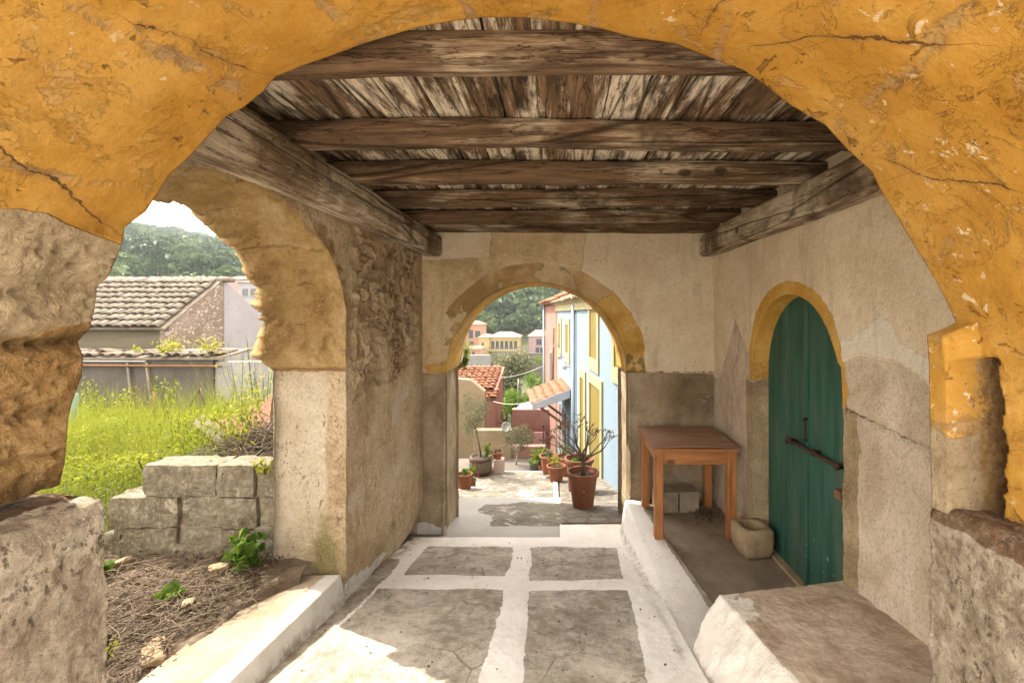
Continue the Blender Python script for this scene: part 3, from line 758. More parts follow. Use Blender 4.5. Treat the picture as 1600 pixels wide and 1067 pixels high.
# ================================================================== OCHRE ARCHWAY (nearest)
YF = 1.30
edge_px = [(93, 757), (101, 723), (107, 653), (113, 628), (128, 587), (130, 558), (121, 534), (140, 513), (148, 482), (152, 447), (169, 433), (181, 406), (192, 377),
           (194, 356), (228, 331), (246, 303), (264, 274), (299, 243), (325, 213), (355, 181), (381, 168), (411, 144), (430, 121), (470, 104), (520, 87), (565, 70), (617, 54), (655, 43), (705, 34),
           (756, 28), (820, 28), (896, 37), (945, 47), (990, 59), (1057, 69), (1089, 82), (1125, 97), (1162, 110), (1189, 129), (1237, 166), (1290, 196), (1324, 234), (1361, 267), (1376, 297),
           (1402, 339), (1425, 378), (1450, 418), (1478, 468), (1494, 505), (1499, 560), (1500, 640), (1502, 720), (1504, 790)]
def build_archway():
    ed = np.array([((x - 870) * YF / F, CAMZ - (y - 490) * YF / F) for x, y in edge_px])
    ed = resample(ed, .0075)
    # smooth profile for the depth of the vault, ragged only at its far edge
    k = 61; pad = np.pad(ed, ((k // 2, k // 2), (0, 0)), 'edge')
    smv = np.stack([np.convolve(pad[:, i], np.ones(k) / k, 'valid') for i in (0, 1)], -1)
    smv[0] = ed[0]; smv[-1] = ed[-1]
    ns = len(ed)
    yf = np.concatenate([np.arange(YF, 1.06, -.006), np.linspace(1.06, .42, 66)])
    w = np.exp(-(YF - yf) / .12)
    tan = np.gradient(smv, axis=0); tan /= np.linalg.norm(tan, axis=1, keepdims=True)
    nin = np.stack([tan[:, 1], -tan[:, 0]], -1)      # into the opening
    lo = -.0
    P = np.zeros((ns, len(yf) + 6, 3))
    outward = -nin
    # far face (towards the porch), then the intrados, then the near face and the back of the ring
    for j, (off, yy) in enumerate(((.30, YF - .01), (.16, YF), (.05, YF + .005))):
        P[:, j, 0] = ed[:, 0] + outward[:, 0] * off; P[:, j, 2] = ed[:, 1] + outward[:, 1] * off; P[:, j, 1] = yy
    for j, yy in enumerate(yf):
        c = smv + (ed - smv) * w[j]
        P[:, 3 + j, 0] = c[:, 0]; P[:, 3 + j, 2] = c[:, 1]; P[:, 3 + j, 1] = yy
    for j, (off, yy) in enumerate(((.06, .40), (.30, .41), (.32, YF - .02))):
        P[:, 3 + len(yf) + j, 0] = smv[:, 0] + outward[:, 0] * off; P[:, 3 + len(yf) + j, 2] = smv[:, 1] + outward[:, 1] * off; P[:, 3 + len(yf) + j, 1] = yy
    X, Y, Z = P[..., 0], P[..., 1], P[..., 2]
    ins = np.zeros((ns, P.shape[1])); ins[:, 3:3 + len(yf)] = 1
    nb = .10 * fbm(P, 3.0, 4)
    bare = sstep(2.26, 2.20, Z + nb) * sstep(0, -.3, X)
    bareR = sstep(1.68, 1.60, Z + nb + .35 * (Y - 1.15)) * sstep(.5, .8, X) * sstep(1.12, 1.02, Y + .3 * nb)
    bareR2 = sstep(1.68, 1.60, Z + nb) * sstep(.5, .8, X) * sstep(1.2, 1.26, Y)
    deep = sstep(2.02, 1.94, Z + nb) * sstep(0, -.3, X)
    shade_damp = np.zeros_like(X)
    # weathered stone courses on the left: each block bulges and is undercut at its bed joint
    n1 = fbm(P * np.array([1, 1, 1.2]), 10, 6, .66); n2 = fbm(P * np.array([1, .9, 1.4]), 22, 4, .6); n3 = fbm(P, 60, 2)
    zz = Z + .018 * fbm(P, 4, 4, off=5) + .008 * n2 - .02 * (Y - 1)
    disp = (.010 * fbm(P, 2.2, 4) + .003 * n2) * ins
    crs = np.zeros_like(X)
    for zc, dn, upw, dp in ((2.05, .010, .035, .030), (1.905, .008, .045, .055), (1.715, .007, .03, .034), (1.60, .008, .03, .02)):
        crs += np.where(zz < zc, np.exp(-(zc - zz) / dn), np.exp(-((zz - zc) / upw) ** 2)) * dp
    v1, v2, vc = vor(P * np.array([20., 20., 24.]) + .8 * n2[..., None]); pitv = sstep(.42, .12, v1) * (vc > .55)
    disp += bare * (-crs - .030 * np.clip(n1 + .15, 0, 1) - .010 * n2 - .006 * n3 - pitv * .014 - .006) * ins
    # overhanging foot of the stone, dark where damp
    shade_damp = np.maximum(shade_damp, bare * sstep(1.60, 1.50, Z + .06 * n1) * .75)
    shade_damp = np.maximum(shade_damp, deep * np.clip(crs * 16 - .1, 0, .65))  # colour darkened along the undercut bed joints
    # right: proud plaster corner strip with a slot where the stone has gone
    onR = sstep(.9, 1.0, X) * ins
    strip = onR * sstep(1.228, 1.236, Y + .006 * n1) * sstep(1.972, 1.962, Z)
    sm = sstep(1.176, 1.188, Y + .03 * n1) * sstep(1.240, 1.230, Y + .006 * n1) * sstep(1.885, 1.870, Z + .01 * n1) * onR
    bare = np.maximum(bare, np.maximum(sm, np.maximum(bareR, bareR2))); deep = np.maximum(deep, np.maximum(sm * 1.2, bareR))
    disp += np.maximum(bareR, 0) * (-.012 - .02 * np.abs(n1)) * ins
    shade_damp = np.maximum(shade_damp, sm * (.88 + .1 * sstep(1.72, 1.62, Z)))  # shade inside the slot put into the colour, nearly black
    # hairline cracks and ghost joints are kept as distances (metres) for the material
    th = np.arctan2(Z - 1.95, X + .15); rr_ = 1.0
    cdist = np.full(X.shape, 9.0)
    for (a0, y0, a1, y1, s_) in ((2.66, .72, 2.87, 1.27, 1), (.60, .90, .86, 1.18, 4), (.98, .95, 1.00, 1.2, 6), (.28, .98, .42, 1.22, 8), (2.40, .95, 2.33, 1.2, 11), (-.02, .75, -.03, 1.08, 14)):
        f = (Y - y0) / (y1 - y0); c = (th - (a0 + (a1 - a0) * f + .06 * fbm(P, 4, 4, off=s_))) * rr_
        pen = np.clip(-f, 0, 9) + np.clip(f - 1, 0, 9)
        c = c + np.sign(c + 1e-9) * pen * .3
        cdist = np.where(np.abs(c) < np.abs(cdist), c, cdist)
    jd = (np.mod(th + .03 * fbm(P, 3, 3, off=21) + .10 * (Y - 1.2), .37) - .185)
    # a lost skin of plaster below the long crack at the upper left
    disp -= .012 * sstep(-.004, .004, (th - (2.66 + .21 * (Y - .72) / .55 + .06 * fbm(P, 4, 4, off=1)))) * sstep(1.5, 2.2, th) * ins * (1 - bare)
    d0 = disp[:, 3:4] * 1.0
    disp[:, 3:3 + len(yf)] -= d0 * np.exp(-(YF - Y[:, 3:3 + len(yf)]) / .26)
    disp[:, :3] = 0
    stripc = sstep(.9, 1.0, X) * sstep(1.228, 1.236, Y + .006 * n1) * sstep(1.972, 1.962, Z)
    stripc[:, 0] = 0
    disp += stripc * .088 - sm * (.17 + .06 * n1)
    P = P.copy(); P[..., 0] += nin[:, None, 0] * disp; P[..., 2] += nin[:, None, 1] * disp
    top = grid_obj('archway', P, M['ochre'], attrs={'bare': bare, 'deep': deep, 'shade_damp': shade_damp, 'cd': cdist, 'jd': jd})
    tag(top, 'ochre plastered archway framing the view, bare stone at its left foot', 'archway')
    # flip if normals point out
    return top
arch = build_archway()

def pier_base(x_in, x_out, ztop, seed, parent):
    """rough rendered block: inner face towards the passage, far face, sloping worn top"""
    sg = 1 if x_out > x_in else -1
    prof = [(x_in + sg * .45, ztop - .01), (x_in + sg * .12, ztop), (x_in + sg * .015, ztop - .015), (x_in, ztop - .06), (x_in - sg * .005, .0)]
    prof = resample(prof, .012); ys = np.concatenate([[YF + .002 - .0], np.linspace(YF, .40, 84)])
    ns = len(prof)
    P = np.zeros((ns, len(ys) + 4, 3))
    cap = [(.4, YF - .002), (.25, YF), (.12, YF), (.05, YF)]
    for j, (off, yy) in enumerate(cap):
        P[:, j, 0] = prof[:, 0] + sg * off; P[:, j, 1] = yy; P[:, j, 2] = prof[:, 1] - off * .02
    for j, yy in enumerate(ys):
        P[:, 4 + j, 0] = prof[:, 0]; P[:, 4 + j, 1] = yy - (.012 if j == 0 else .0) * 0; P[:, 4 + j, 2] = prof[:, 1]
    nb = fbm(P, 3, 4, off=seed)
    d = .016 * nb + .015 * fbm(P, 15, 4, .6, off=seed) + .009 * fbm(P, 42, 3, off=seed)
    rim = sstep(ztop - .10, ztop - .02, P[..., 2] + .05 * nb)
    if sg > 0: rim = sstep(ztop - .09, ztop - .01, P[..., 2] + .05 * nb)
    else: rim = sstep(x_in - .05, x_in - .12, P[..., 0] + .05 * nb) * .9
    o = grid_obj('pier_base', P, M['base_render'], parent, disp=d, attrs={'rim': rim}, flip=(sg < 0))
    return o
pb = pier_base(-1.285, -1.8, 1.485, 3, arch)
pb2 = pier_base(1.068, 1.6, 1.475, 8, arch)
# masonry mass of the archway behind its faces (keeps daylight out of the joints)
b = MB(); b.box(-2.6, -1.80, .45, 1.27, 0, 3.3); b.box(1.62, 2.4, .45, 1.27, 0, 3.3); b.box(-2.6, 2.4, .45, 1.27, 3.3, 3.5)
b.box(-1.80, -1.66, .47, 1.25, 0, 1.95); b.box(1.42, 1.62, .47, 1.25, 0, 2.0)
b.prism([(-1.81, 1.275, 1.95), (-1.81, 1.275, 3.31), (1.63, 1.275, 3.31), (1.63, 1.275, 2.0), (1.40, 1.275, 2.35), (1.08, 1.275, 2.75), (.5, 1.275, 3.04), (-.2, 1.275, 3.12), (-.85, 1.275, 3.0), (-1.25, 1.275, 2.72), (-1.52, 1.275, 2.35), (-1.66, 1.275, 1.95)], (0, -.8, 0))
b.build('masonry_core', M['base_render'], arch)

# ================================================================== SIDE WALL with its broken arch
def side_wall():
    C, A, B = (1.90, 1.95), .90, .62
    prof = [(2.8, .15), (2.8, 1.95)]
    for k in range(1, 60):
        a = PI * k / 60
        prof.append((C[0] + A * math.cos(a), C[1] + B * math.sin(a)))
    prof = [q for q in prof if q[0] > 1.285]
    prof = resample(prof, .010); ns = len(prof)
    X0, X1 = -1.77, -1.30
    rect = (1.28, 4.42, 3.0)
    out = np.zeros_like(prof)
    for i, (y, z) in enumerate(prof):
        if z <= 1.95 + 1e-6:
            out[i] = (rect[1] if y > 2 else rect[0], z); continue
        d = np.array([(y - C[0]) / A, (z - C[1]) / B]); d[0] *= A; d[1] *= B
        ts = []
        if d[0] > 1e-6: ts.append((rect[1] - C[0]) / d[0])
        if d[0] < -1e-6: ts.append((rect[0] - C[0]) / d[0])
        ts.append((rect[2] - C[1]) / max(d[1], 1e-6))
        t = min(ts); out[i] = (C[0] + d[0] * t, C[1] + d[1] * t)
    no, ni, npn = 6, 48, 150
    nt = no + ni + npn
    P = np.zeros((ns, nt, 3))
    for j in range(no):
        f = 1 - j / no
        P[:, j, 0] = X0; P[:, j, 1:] = prof + (out - prof) * f
    for j in range(ni):
        P[:, no + j, 0] = X0 + (X1 - X0) * j / (ni - 1); P[:, no + j, 1:] = prof
    for j in range(npn):
        f = ((j + 1) / npn) ** 1.15
        P[:, no + ni + j, 0] = X1; P[:, no + ni + j, 1:] = prof + (out - prof) * f
    X, Y, Z = P[..., 0], P[..., 1], P[..., 2]
    N = grid_normals(P)
    intr = np.zeros((ns, nt)); intr[:, no:no + ni] = 1
    pan = np.zeros((ns, nt)); pan[:, no + ni:] = 1
    nb = fbm(P, 2.4, 4); n2 = fbm(P, 8, 4); n3 = fbm(P, 24, 3)
    arcw = (Z > 1.66)
    # rubble showing in the upper part of the inner face
    rub = pan * sstep(1.44, 1.56, Z - .12 * (Y - 3.6) + .14 * nb) * sstep(2.84, 2.95, Y + .05 * n2) * sstep(4.36, 4.2, Y + .1 * nb)
    w = P + .075 * np.stack([n2, fbm(P, 7, 4, off=4), fbm(P, 7, 4, off=8)], -1) + .05 * nb[..., None]
    d1, d2, cid = vor(w * np.array([5., 7.0, 10.5]))
    bul = sstep(.015, .15, d2 - d1)
    disp = .010 * nb + .007 * n2 + .006 * n3
    disp += rub * (bul * (.006 + .060 * cid ** 1.5) - .020 + .012 * n3 + .012 * n2)
    joint = rub * (1 - sstep(.0, .10, d2 - d1)) * np.clip(.75 + 1.2 * nb, 0, 1)
    keep = rub * (.25 + .75 * (cid > .35))
    # rendered lower jamb stands a little proud of the sandstone above it
    low = (sstep(1.668, 1.655, Z + .006 * n2)) * (1 - pan)
    disp += low * .028 * intr
    # ragged outer edge and eroded sandstone
    oe = np.exp(-((X - X0) / .10) ** 2) * intr * sstep(1.66, 1.75, Z)
    e1, e2, ec = vor(P * np.array([1.2, 5.5, 5.5]) + .9 * n2[..., None])
    disp += -oe * (.01 + .03 * np.abs(fbm(P, 14, 5, .65)) + .042 * ec * sstep(.0, .05, e2 - e1)) - oe * .07 * np.clip(fbm(P * np.array([.3, 1, 1]), 5.5, 5, .6, off=3), -.2, 1)
    th = np.arctan2((Z - C[1]) / B, (Y - C[0]) / A)
    arcl = np.where(Z < 1.95, Z - 1.65, .30 + th * .68)
    seamv = np.zeros_like(X)
    for s in (.27, .55, .83, 1.10, 1.38, 1.66, 1.94):
        seamv = np.maximum(seamv, np.exp(-((arcl - s + .03 * n2 + .03 * (X + 1.5)) / .010) ** 2))
    seamv *= intr * sstep(1.66, 1.68, Z) * np.clip(.6 + 1.6 * fbm(P, 6, 3, off=31), 0, 1)
    band = np.floor(arcl / .277 + .02)
    bj = _hash(band.astype(int), band.astype(int) * 3, band.astype(int) + 7)
    ochre = intr * sstep(1.655, 1.67, Z)
    disp += ochre * ((bj - .5) * .035 + .016 * n2 - .05 * np.clip(fbm(P, 4.5, 5, .6, off=2), 0, 1) - .04 * np.clip(fbm(P, 13, 4, .65, off=6), 0, 1) + .010 * n3) - seamv * .012
    disp += -oe * ochre * np.where(bj > .5, .03, .0)
    eros = np.clip(fbm(P, 4.5, 5, .6, off=2) * 3 - .35, 0, 1) * ochre
    # worn dark seam where intrados meets the inner face
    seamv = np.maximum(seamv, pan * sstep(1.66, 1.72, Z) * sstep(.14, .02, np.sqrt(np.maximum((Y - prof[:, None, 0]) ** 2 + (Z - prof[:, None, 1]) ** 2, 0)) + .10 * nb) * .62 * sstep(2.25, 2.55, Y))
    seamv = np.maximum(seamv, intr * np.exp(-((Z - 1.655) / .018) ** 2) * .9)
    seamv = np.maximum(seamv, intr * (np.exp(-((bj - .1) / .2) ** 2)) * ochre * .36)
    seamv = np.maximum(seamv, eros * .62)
    pale = np.clip(low * sstep(-1.36, -1.5, X + .05 * nb) * 1.0 * intr + pan * sstep(1.55, 1.3, Z + .1 * nb) * sstep(.1, .4, nb) * .9, 0, 1)  # jamb's outer half painted lighter as if by bounced light; pale plaster patches inside
    pale = np.maximum(pale, keep * (cid > .5) * .9)
    moss = np.clip(low * intr * (sstep(.70, .50, Z + .08 * nb) * .5 + np.exp(-((X + 1.44) / .06) ** 2) * sstep(1.0, .7, Z + .1 * nb) * .7), 0, 1)
    moss = np.maximum(moss, pan * sstep(.5, .2, Z - (CAMZ - floorH(Y)) + .1 * nb) * .45)
    white = pan * sstep(.16, .04, Z - (CAMZ - floorH(Y)) + .09 * n2)
    white = np.maximum(white, intr * sstep(.16, .06, Z - (CAMZ - floorH(2.8)) + .05 * n2) * sstep(-1.42, -1.34, X))
    disp += sstep(.25, .0, Z - (CAMZ - floorH(Y))) * pan * .02
    o = grid_obj('side_wall', P, M['side_wall'], disp=disp, attrs={'rubble': rub, 'joint': joint, 'ochre': ochre, 'seam': seamv, 'pale': pale, 'moss': moss, 'white': white})
    tag(o, 'rubble and render wall with a broken sandstone side arch open to the garden', 'wall')
    b = MB(); b.box(-1.74, -1.345, 2.86, 4.9, 0, 2.98)
    b.box(-1.74, -1.345, 1.27, 2.86, 2.70, 2.98)
    b.build('masonry_core', M['side_wall'], o)
    return o
sidew = side_wall()

# ================================================================== END WALL with the round arch
def end_wall():
    C, r = (-.20, 1.43), .87
    Y0, Y1 = 4.40, 5.08
    prof = [(C[0] - r, -.75), (C[0] - r, C[1])]
    for k in range(1, 80):
        a = PI - PI * k / 80
        prof.append((C[0] + r * math.cos(a), C[1] + r * math.sin(a)))
    prof += [(C[0] + r, C[1]), (C[0] + r, -.75)]
    prof = resample(prof, .014); ns = len(prof)
    rect = (-1.36, 1.60, 3.0)
    out = np.zeros_like(prof)
    for i, (x, z) in enumerate(prof):
        if z <= C[1] + 1e-6:
            out[i] = (rect[0] if x < C[0] else rect[1], z); continue
        d = np.array([x - C[0], z - C[1]]); ts = [(rect[2] - C[1]) / d[1]]
        if d[0] > 1e-6: ts.append((rect[1] - C[0]) / d[0])
        if d[0] < -1e-6: ts.append((rect[0] - C[0]) / d[0])
        t = min(ts); out[i] = C + d * t
    npn, ni, no = 80, 46, 8
    nt = npn + ni + no
    P = np.zeros((ns, nt, 3))
    for j in range(npn):
        f = (1 - j / npn) ** 1.1
        q = prof + (out - prof) * f; P[:, j, 0] = q[:, 0]; P[:, j, 2] = q[:, 1]; P[:, j, 1] = Y0
    for j in range(ni):
        P[:, npn + j, 0] = prof[:, 0]; P[:, npn + j, 2] = prof[:, 1]; P[:, npn + j, 1] = Y0 + (Y1 - Y0) * j / (ni - 1)
    for j in range(no):
        f = (j + 1) / no
        q = prof + (out - prof) * f; P[:, npn + ni + j, 0] = q[:, 0]; P[:, npn + ni + j, 2] = q[:, 1]; P[:, npn + ni + j, 1] = Y1
    X, Y, Z = P[..., 0], P[..., 1], P[..., 2]
    intr = np.zeros((ns, nt)); intr[:, npn:npn + ni] = 1
    pan = np.zeros((ns, nt)); pan[:, :npn] = 1
    nb = fbm(P, 2.2, 4); n2 = fbm(P, 7, 4); n3 = fbm(P, 26, 3)
    rad = np.sqrt((X - C[0]) ** 2 + (Z - C[1]) ** 2)
    ringw = 1.07 + .04 * nb + .02 * n2
    ring = sstep(.012, -.012, rad - ringw) * (Z > C[1] - .0)
    ringf = ring * np.maximum(pan * np.clip(.50 + .9 * fbm(P, 3.1, 5, off=12) + .25 * (X > .2), 0, 1), intr)
    disp = .011 * nb + .007 * n2 + .005 * n3
    disp += ring * pan * .018
    low = sstep(1.425, 1.412, Z + .008 * n2)
    disp += low * .045
    up = (1 - low)
    pale = pan * up * sstep(.02, -.02, -(X - .52) - .25 * (Z - 2.0) * (Z < 2.0) + .10 * nb) * (1 - ring)
    pale = np.maximum(pale, pan * up * sstep(2.50, 2.56, Z + .06 * nb) * sstep(-.55, -.75, X + .1 * nb))
    pale = np.maximum(pale, pan * sstep(2.22, 2.30, Z + .1 * nb) * sstep(.15, .35, X + .1 * nb))
    ochre = ring * np.clip(sstep(.3, .65, X - .9 * (Z - 2.15)) * sstep(2.25, 2.1, Z) * .62 + intr * .58 + pan * .30 + sstep(-.85, -1.05, X) * .45 * sstep(1.6, 1.45, Z), 0, 1)
    moss = pan * sstep(.4, .7, X) * sstep(2.1, 1.5, Z) * .24 * (Z > 1.43) + pan * sstep(.035, .0, np.abs(Z - 1.425)) * .34 + ring * pan * sstep(.3, .6, X) * .22
    white = np.clip(sstep(.30, .05, Z - (-.1) + .2 * n2) * 0 + intr * sstep(0, .3, X) * low * sstep(1.4, .2, Z + .5 * nb) * .0, 0, 1)
    white = np.maximum(white, sstep(.10, .0, Z - (-.10 + .0 * X) + .08 * n2) * pan)
    stain = pan * np.exp(-((X - 1.30) / .42) ** 2 - ((Z - 1.22) / .26) ** 2) * .85 * (Z < 1.43)
    o = grid_obj('end_wall', P, M['end_wall'], disp=disp, attrs={'stain': stain, 'ring': ringf, 'low': low, 'pale': pale, 'ochre': ochre, 'moss': moss, 'white': white})
    tag(o, 'mottled end wall pierced by a round archway onto the stepped alley', 'wall')
    b = MB(); 
    b.box(-1.74, -1.14, 4.46, 5.03, -.8, 1.6); b.box(.76, 1.74, 4.46, 5.03, -.8, 1.6)
    arcp = [(C[0] + .95 * math.cos(PI - PI * k / 24), 4.46, 1.5 + .95 * math.sin(PI - PI * k / 24)) for k in range(25)]
    b.prism([(-1.74, 4.46, 1.61)] + [(-1.14, 4.46, 1.61)] + arcp[1:-1] + [(.76, 4.46, 1.61), (1.74, 4.46, 1.61), (1.74, 4.46, 3.0), (-1.74, 4.46, 3.0)], (0, .57, 0))
    b.build('masonry_core', M['end_wall'], o)
    return o
endw = end_wall()

# ================================================================== DOOR WALL
def door_wall():
    C, r = (3.0, 1.574), .555
    X0, X1 = 1.52, 1.69
    prof = [(C[0] - r, .1), (C[0] - r, C[1])]
    for k in range(1, 60):
        a = PI - PI * k / 60
        prof.append((C[0] + r * math.cos(a), C[1] + r * math.sin(a)))
    prof += [(C[0] + r, C[1]), (C[0] + r, .1)]
    prof = resample(prof, .014); ns = len(prof)
    rect = (1.24, 4.43, 3.0)
    out = np.zeros_like(prof)
    for i, (y, z) in enumerate(prof):
        if z <= C[1] + 1e-6:
            out[i] = (rect[0] if y < C[0] else rect[1], z); continue
        d = np.array([y - C[0], z - C[1]]); ts = [(rect[2] - C[1]) / d[1]]
        if d[0] > 1e-6: ts.append((rect[1] - C[0]) / d[0])
        if d[0] < -1e-6: ts.append((rect[0] - C[0]) / d[0])
        t = min(ts); out[i] = C + d * t
    npn, ni = 100, 16
    P = np.zeros((ns, npn + ni, 3))
    for j in range(npn):
        f = 1 - j / npn
        q = prof + (out - prof) * f; P[:, j, 0] = X0; P[:, j, 1] = q[:, 0]; P[:, j, 2] = q[:, 1]
    for j in range(ni):
        P[:, npn + j, 0] = X0 + (X1 - X0) * j / (ni - 1); P[:, npn + j, 1] = prof[:, 0]; P[:, npn + j, 2] = prof[:, 1]
    X, Y, Z = P[..., 0], P[..., 1], P[..., 2]
    rev = np.zeros(P.shape[:2]); rev[:, npn:] = 1
    nb = fbm(P, 2.2, 4); n2 = fbm(P, 7, 4); n3 = fbm(P, 26, 3)
    dz = np.maximum(Z - C[1], 0); dy = np.abs(Y - C[0])
    rad = np.where(Z > C[1], np.sqrt((Y - C[0]) ** 2 + dz ** 2), dy) - r
    ring = np.maximum(sstep(.052, .045, rad - .035 * sstep(1.75, 2.0, Z) + .008 * n2), rev) * sstep(1.46, 1.54, Z + .1 * nb)
    stone = np.maximum(sstep(.13, .11, rad + .02 * n2), rev) * sstep(1.54, 1.44, Z + .1 * nb)
    line = np.interp(Y, [1.2, 1.8, 2.0, 2.3, 2.5, 3.5, 3.7, 3.9, 4.1, 4.3], [1.66, 1.68, 1.78, 1.80, 1.72, 1.6, 1.75, 1.95, 1.6, 1.40])
    rough_ = sstep(.012, -.012, Z - line - .05 * nb)
    cream = sstep(.0, .03, Z - line - .05 * nb) * sstep(.17, .10, Z - line + .12 * n2 + .05 * np.sin(Y * 14)) * sstep(2.5, 2.4, Y)
    crz = 1.44 + .11 * (Y - 1.9) + .02 * n2
    c1 = Z - crz; c1 = c1 + np.sign(c1) * (.5 * np.clip(Y - 2.42, 0, 9) + np.clip(.02 - rad, 0, 9))
    cry = 3.86 + .04 * n2 + .12 * sstep(1.6, 1.5, Z)
    c2 = Y - cry; c2 = c2 + np.sign(c2) * (np.clip(1.0 - Z, 0, 9) + np.clip(Z - 1.84, 0, 9))
    hairv = np.where(np.abs(c1) < np.abs(c2), c1, c2); crack = np.exp(-(hairv / .012) ** 2) * .5
    disp = .010 * nb + .004 * n2 + .002 * n3 - rough_ * .012 + rough_ * (.006 * n2 + .005 * n3) - crack * .014
    disp += sstep(.25, .0, Z - .19) * .012
    o = grid_obj('door_wall', P, M['door_wall'], disp=disp, attrs={'ring': ring, 'stone': stone, 'rough': rough_, 'cream': cream, 'hair': hairv}, flip=False)
    tag(o, 'beige rendered wall holding the green arched door, upper plaster smooth and lower rough', 'wall')
    b = MB(); b.box(1.64, 1.80, 1.2, 2.38, 0, 3); b.box(1.64, 1.80, 3.62, 4.6, 0, 3); b.box(1.72, 1.82, 2.38, 3.62, .1, 3)
    b.build('masonry_core', M['door_wall'], o)
    # door: two leaves of two boards each
    dr = bpy.data.objects.new('door', None); COL.objects.link(dr); dr.parent = o
    def leaf(y0, y1):
        mb = MB()
        n = 2; cuts = np.linspace(y0, y1, n + 1)
        for k in range(n):
            a, c = cuts[k] + .002, cuts[k + 1] - .002
            yy = np.linspace(a, c, 12)
            poly = [(1.655, a, .20), (1.655, c, .20)]
            for y in yy[::-1]:
                h = max((r + .02) ** 2 - (y - C[0]) ** 2, 0)
                poly.append((1.655, y, C[1] + math.sqrt(h)))
            mb.prism(poly, (.035, 0, 0))
        return mb.build('leaf', M['door'], dr, bevel=.003)
    leaf(2.44, 2.993); leaf(3.007, 3.56)
    mb = MB(); mb.box(1.637, 1.660, 2.985, 3.015, .2, 2.10); mb.build('cover_strip', M['door'], dr, bevel=.004)
    mb = MB(); mb.tube([(1.615, 3.16, CAMZ - .875), (1.615, 2.60, CAMZ - .878)], .013, 10)
    for y in (3.13, 2.86, 2.62): mb.tube([(1.615, y - .012, CAMZ - .876), (1.615, y + .012, CAMZ - .876)], .021, 10)
    for y in (3.13, 2.86, 2.62): mb.box(1.618, 1.652, y - .012, y + .012, CAMZ - .89, CAMZ - .862)
    mb.tube([(1.60, 3.16, CAMZ - .855), (1.60, 3.165, CAMZ - .9)], .012, 8)
    mb.build('sliding_bolt', M['iron'], dr, smooth=True)
    mb = MB(); mb.tube([(1.628, 2.985, CAMZ - .68), (1.628, 2.985, CAMZ - .84)], .007, 8)
    mb.tube([(1.645, 2.985, CAMZ - .69), (1.60, 2.96, CAMZ - .69)], .006, 8); mb.tube([(1.645, 2.985, CAMZ - .83), (1.605, 2.95, CAMZ - .815)], .006, 8)
    mb.build('latch', M['iron'], dr, smooth=True)
    mb = MB(); mb.box(1.618, 1.652, 2.60, 2.66, CAMZ - 1.07, CAMZ - 1.02); mb.build('padlock', M['brownwood'], dr, bevel=.006)
    mb = MB(); mb.box(1.60, 1.72, 2.42, 3.58, .14, .205); ob = mb.build('threshold', M['stone_mortar'], o, bevel=.01)
    return o
doorw = door_wall()

# ================================================================== TIMBER CEILING
ceil = thing('timber_ceiling', 'dark weathered timber ceiling of planks on rough joists over the passage', 'ceiling', (0, 0, 0))
def timber(name, p0, p1, w, h, mat, seed, wob=.006, taper=1.0):
    """squared log from p0 to p1 (centre lines), irregular section; length along X or Y"""
    p0, p1 = np.array(p0, float), np.array(p1, float)
    L = np.linalg.norm(p1 - p0); n = int(L / .03); ax = (p1 - p0) / L
    side = np.cross(ax, [0, 0, 1]); up = np.array([0, 0, 1.])
    m = 6; ring = []
    for a, bq in (((-1, -1), (1, -1)), ((1, -1), (1, 1)), ((1, 1), (-1, 1)), ((-1, 1), (-1, -1))):
        for k in range(m):
            f = k / m; ring.append((a[0] + (bq[0] - a[0]) * f, a[1] + (bq[1] - a[1]) * f))
    ring = np.array(ring)
    rr = np.abs(ring).min(1)                                  # worn corners
    ring = ring * (1 - .10 * (np.linalg.norm(ring, axis=1) > 1.3))[:, None]
    t = np.linspace(0, 1, n)
    sc = 1 + (taper - 1) * t
    P = p0 + (p1 - p0) * t[:, None, None] + side * (ring[None, :, 0, None] * w / 2 * sc[:, None, None]) + up * (ring[None, :, 1, None] * h / 2 * sc[:, None, None])
    bend = fbm(np.stack([t * L * .9, t * 0 + seed, t * 0], -1), 1, 2) * .018
    P[..., 2] += bend[:, None]; P += side * (fbm(np.stack([t * L, t * 0 + seed + 9, t * 0], -1), 1, 2) * .012)[:, None, None]
    q = P * (1 - .85 * ax) ; q[..., 0] += seed * 3.1
    d = wob * fbm(q, 22, 4) + wob * fbm(P + seed, 4, 3)
    N = P - (p0 + (p1 - p0) * t[:, None, None]); N -= ax * (N @ ax)[..., None]; N /= np.linalg.norm(N, axis=-1, keepdims=True)
    P = P + N * d[..., None]
    nr = len(ring); idx = np.arange(n * nr).reshape(n, nr)
    Fq = np.stack([idx[:-1], np.roll(idx, -1, 1)[:-1], np.roll(idx, -1, 1)[1:], idx[1:]], -1).reshape(-1, 4)
    V = P.reshape(-1, 3); c0 = P[0].mean(0); c1 = P[-1].mean(0)
    V = np.concatenate([V, [c0, c1]]); i0, i1 = n * nr, n * nr + 1
    caps = [(i0, idx[0][(k + 1) % nr], idx[0][k], i0) for k in range(nr)] + [(i1, idx[-1][k], idx[-1][(k + 1) % nr], i1) for k in range(nr)]
    me = bpy.data.meshes.new(name)
    faces = [tuple(f) for f in Fq] + [c[:3] for c in caps]
    me.from_pydata([tuple(v) for v in V], [], faces); me.update(); me.validate()
    sm = np.ones(len(me.polygons), dtype=bool); sm[len(Fq):] = False
    me.polygons.foreach_set('use_smooth', sm)
    if hasattr(me, 'set_sharp_from_angle'): me.set_sharp_from_angle(angle=R(38))
    me.materials.append(mat)
    o = bpy.data.objects.new(name, me); COL.objects.link(o); o.parent = ceil
    return o
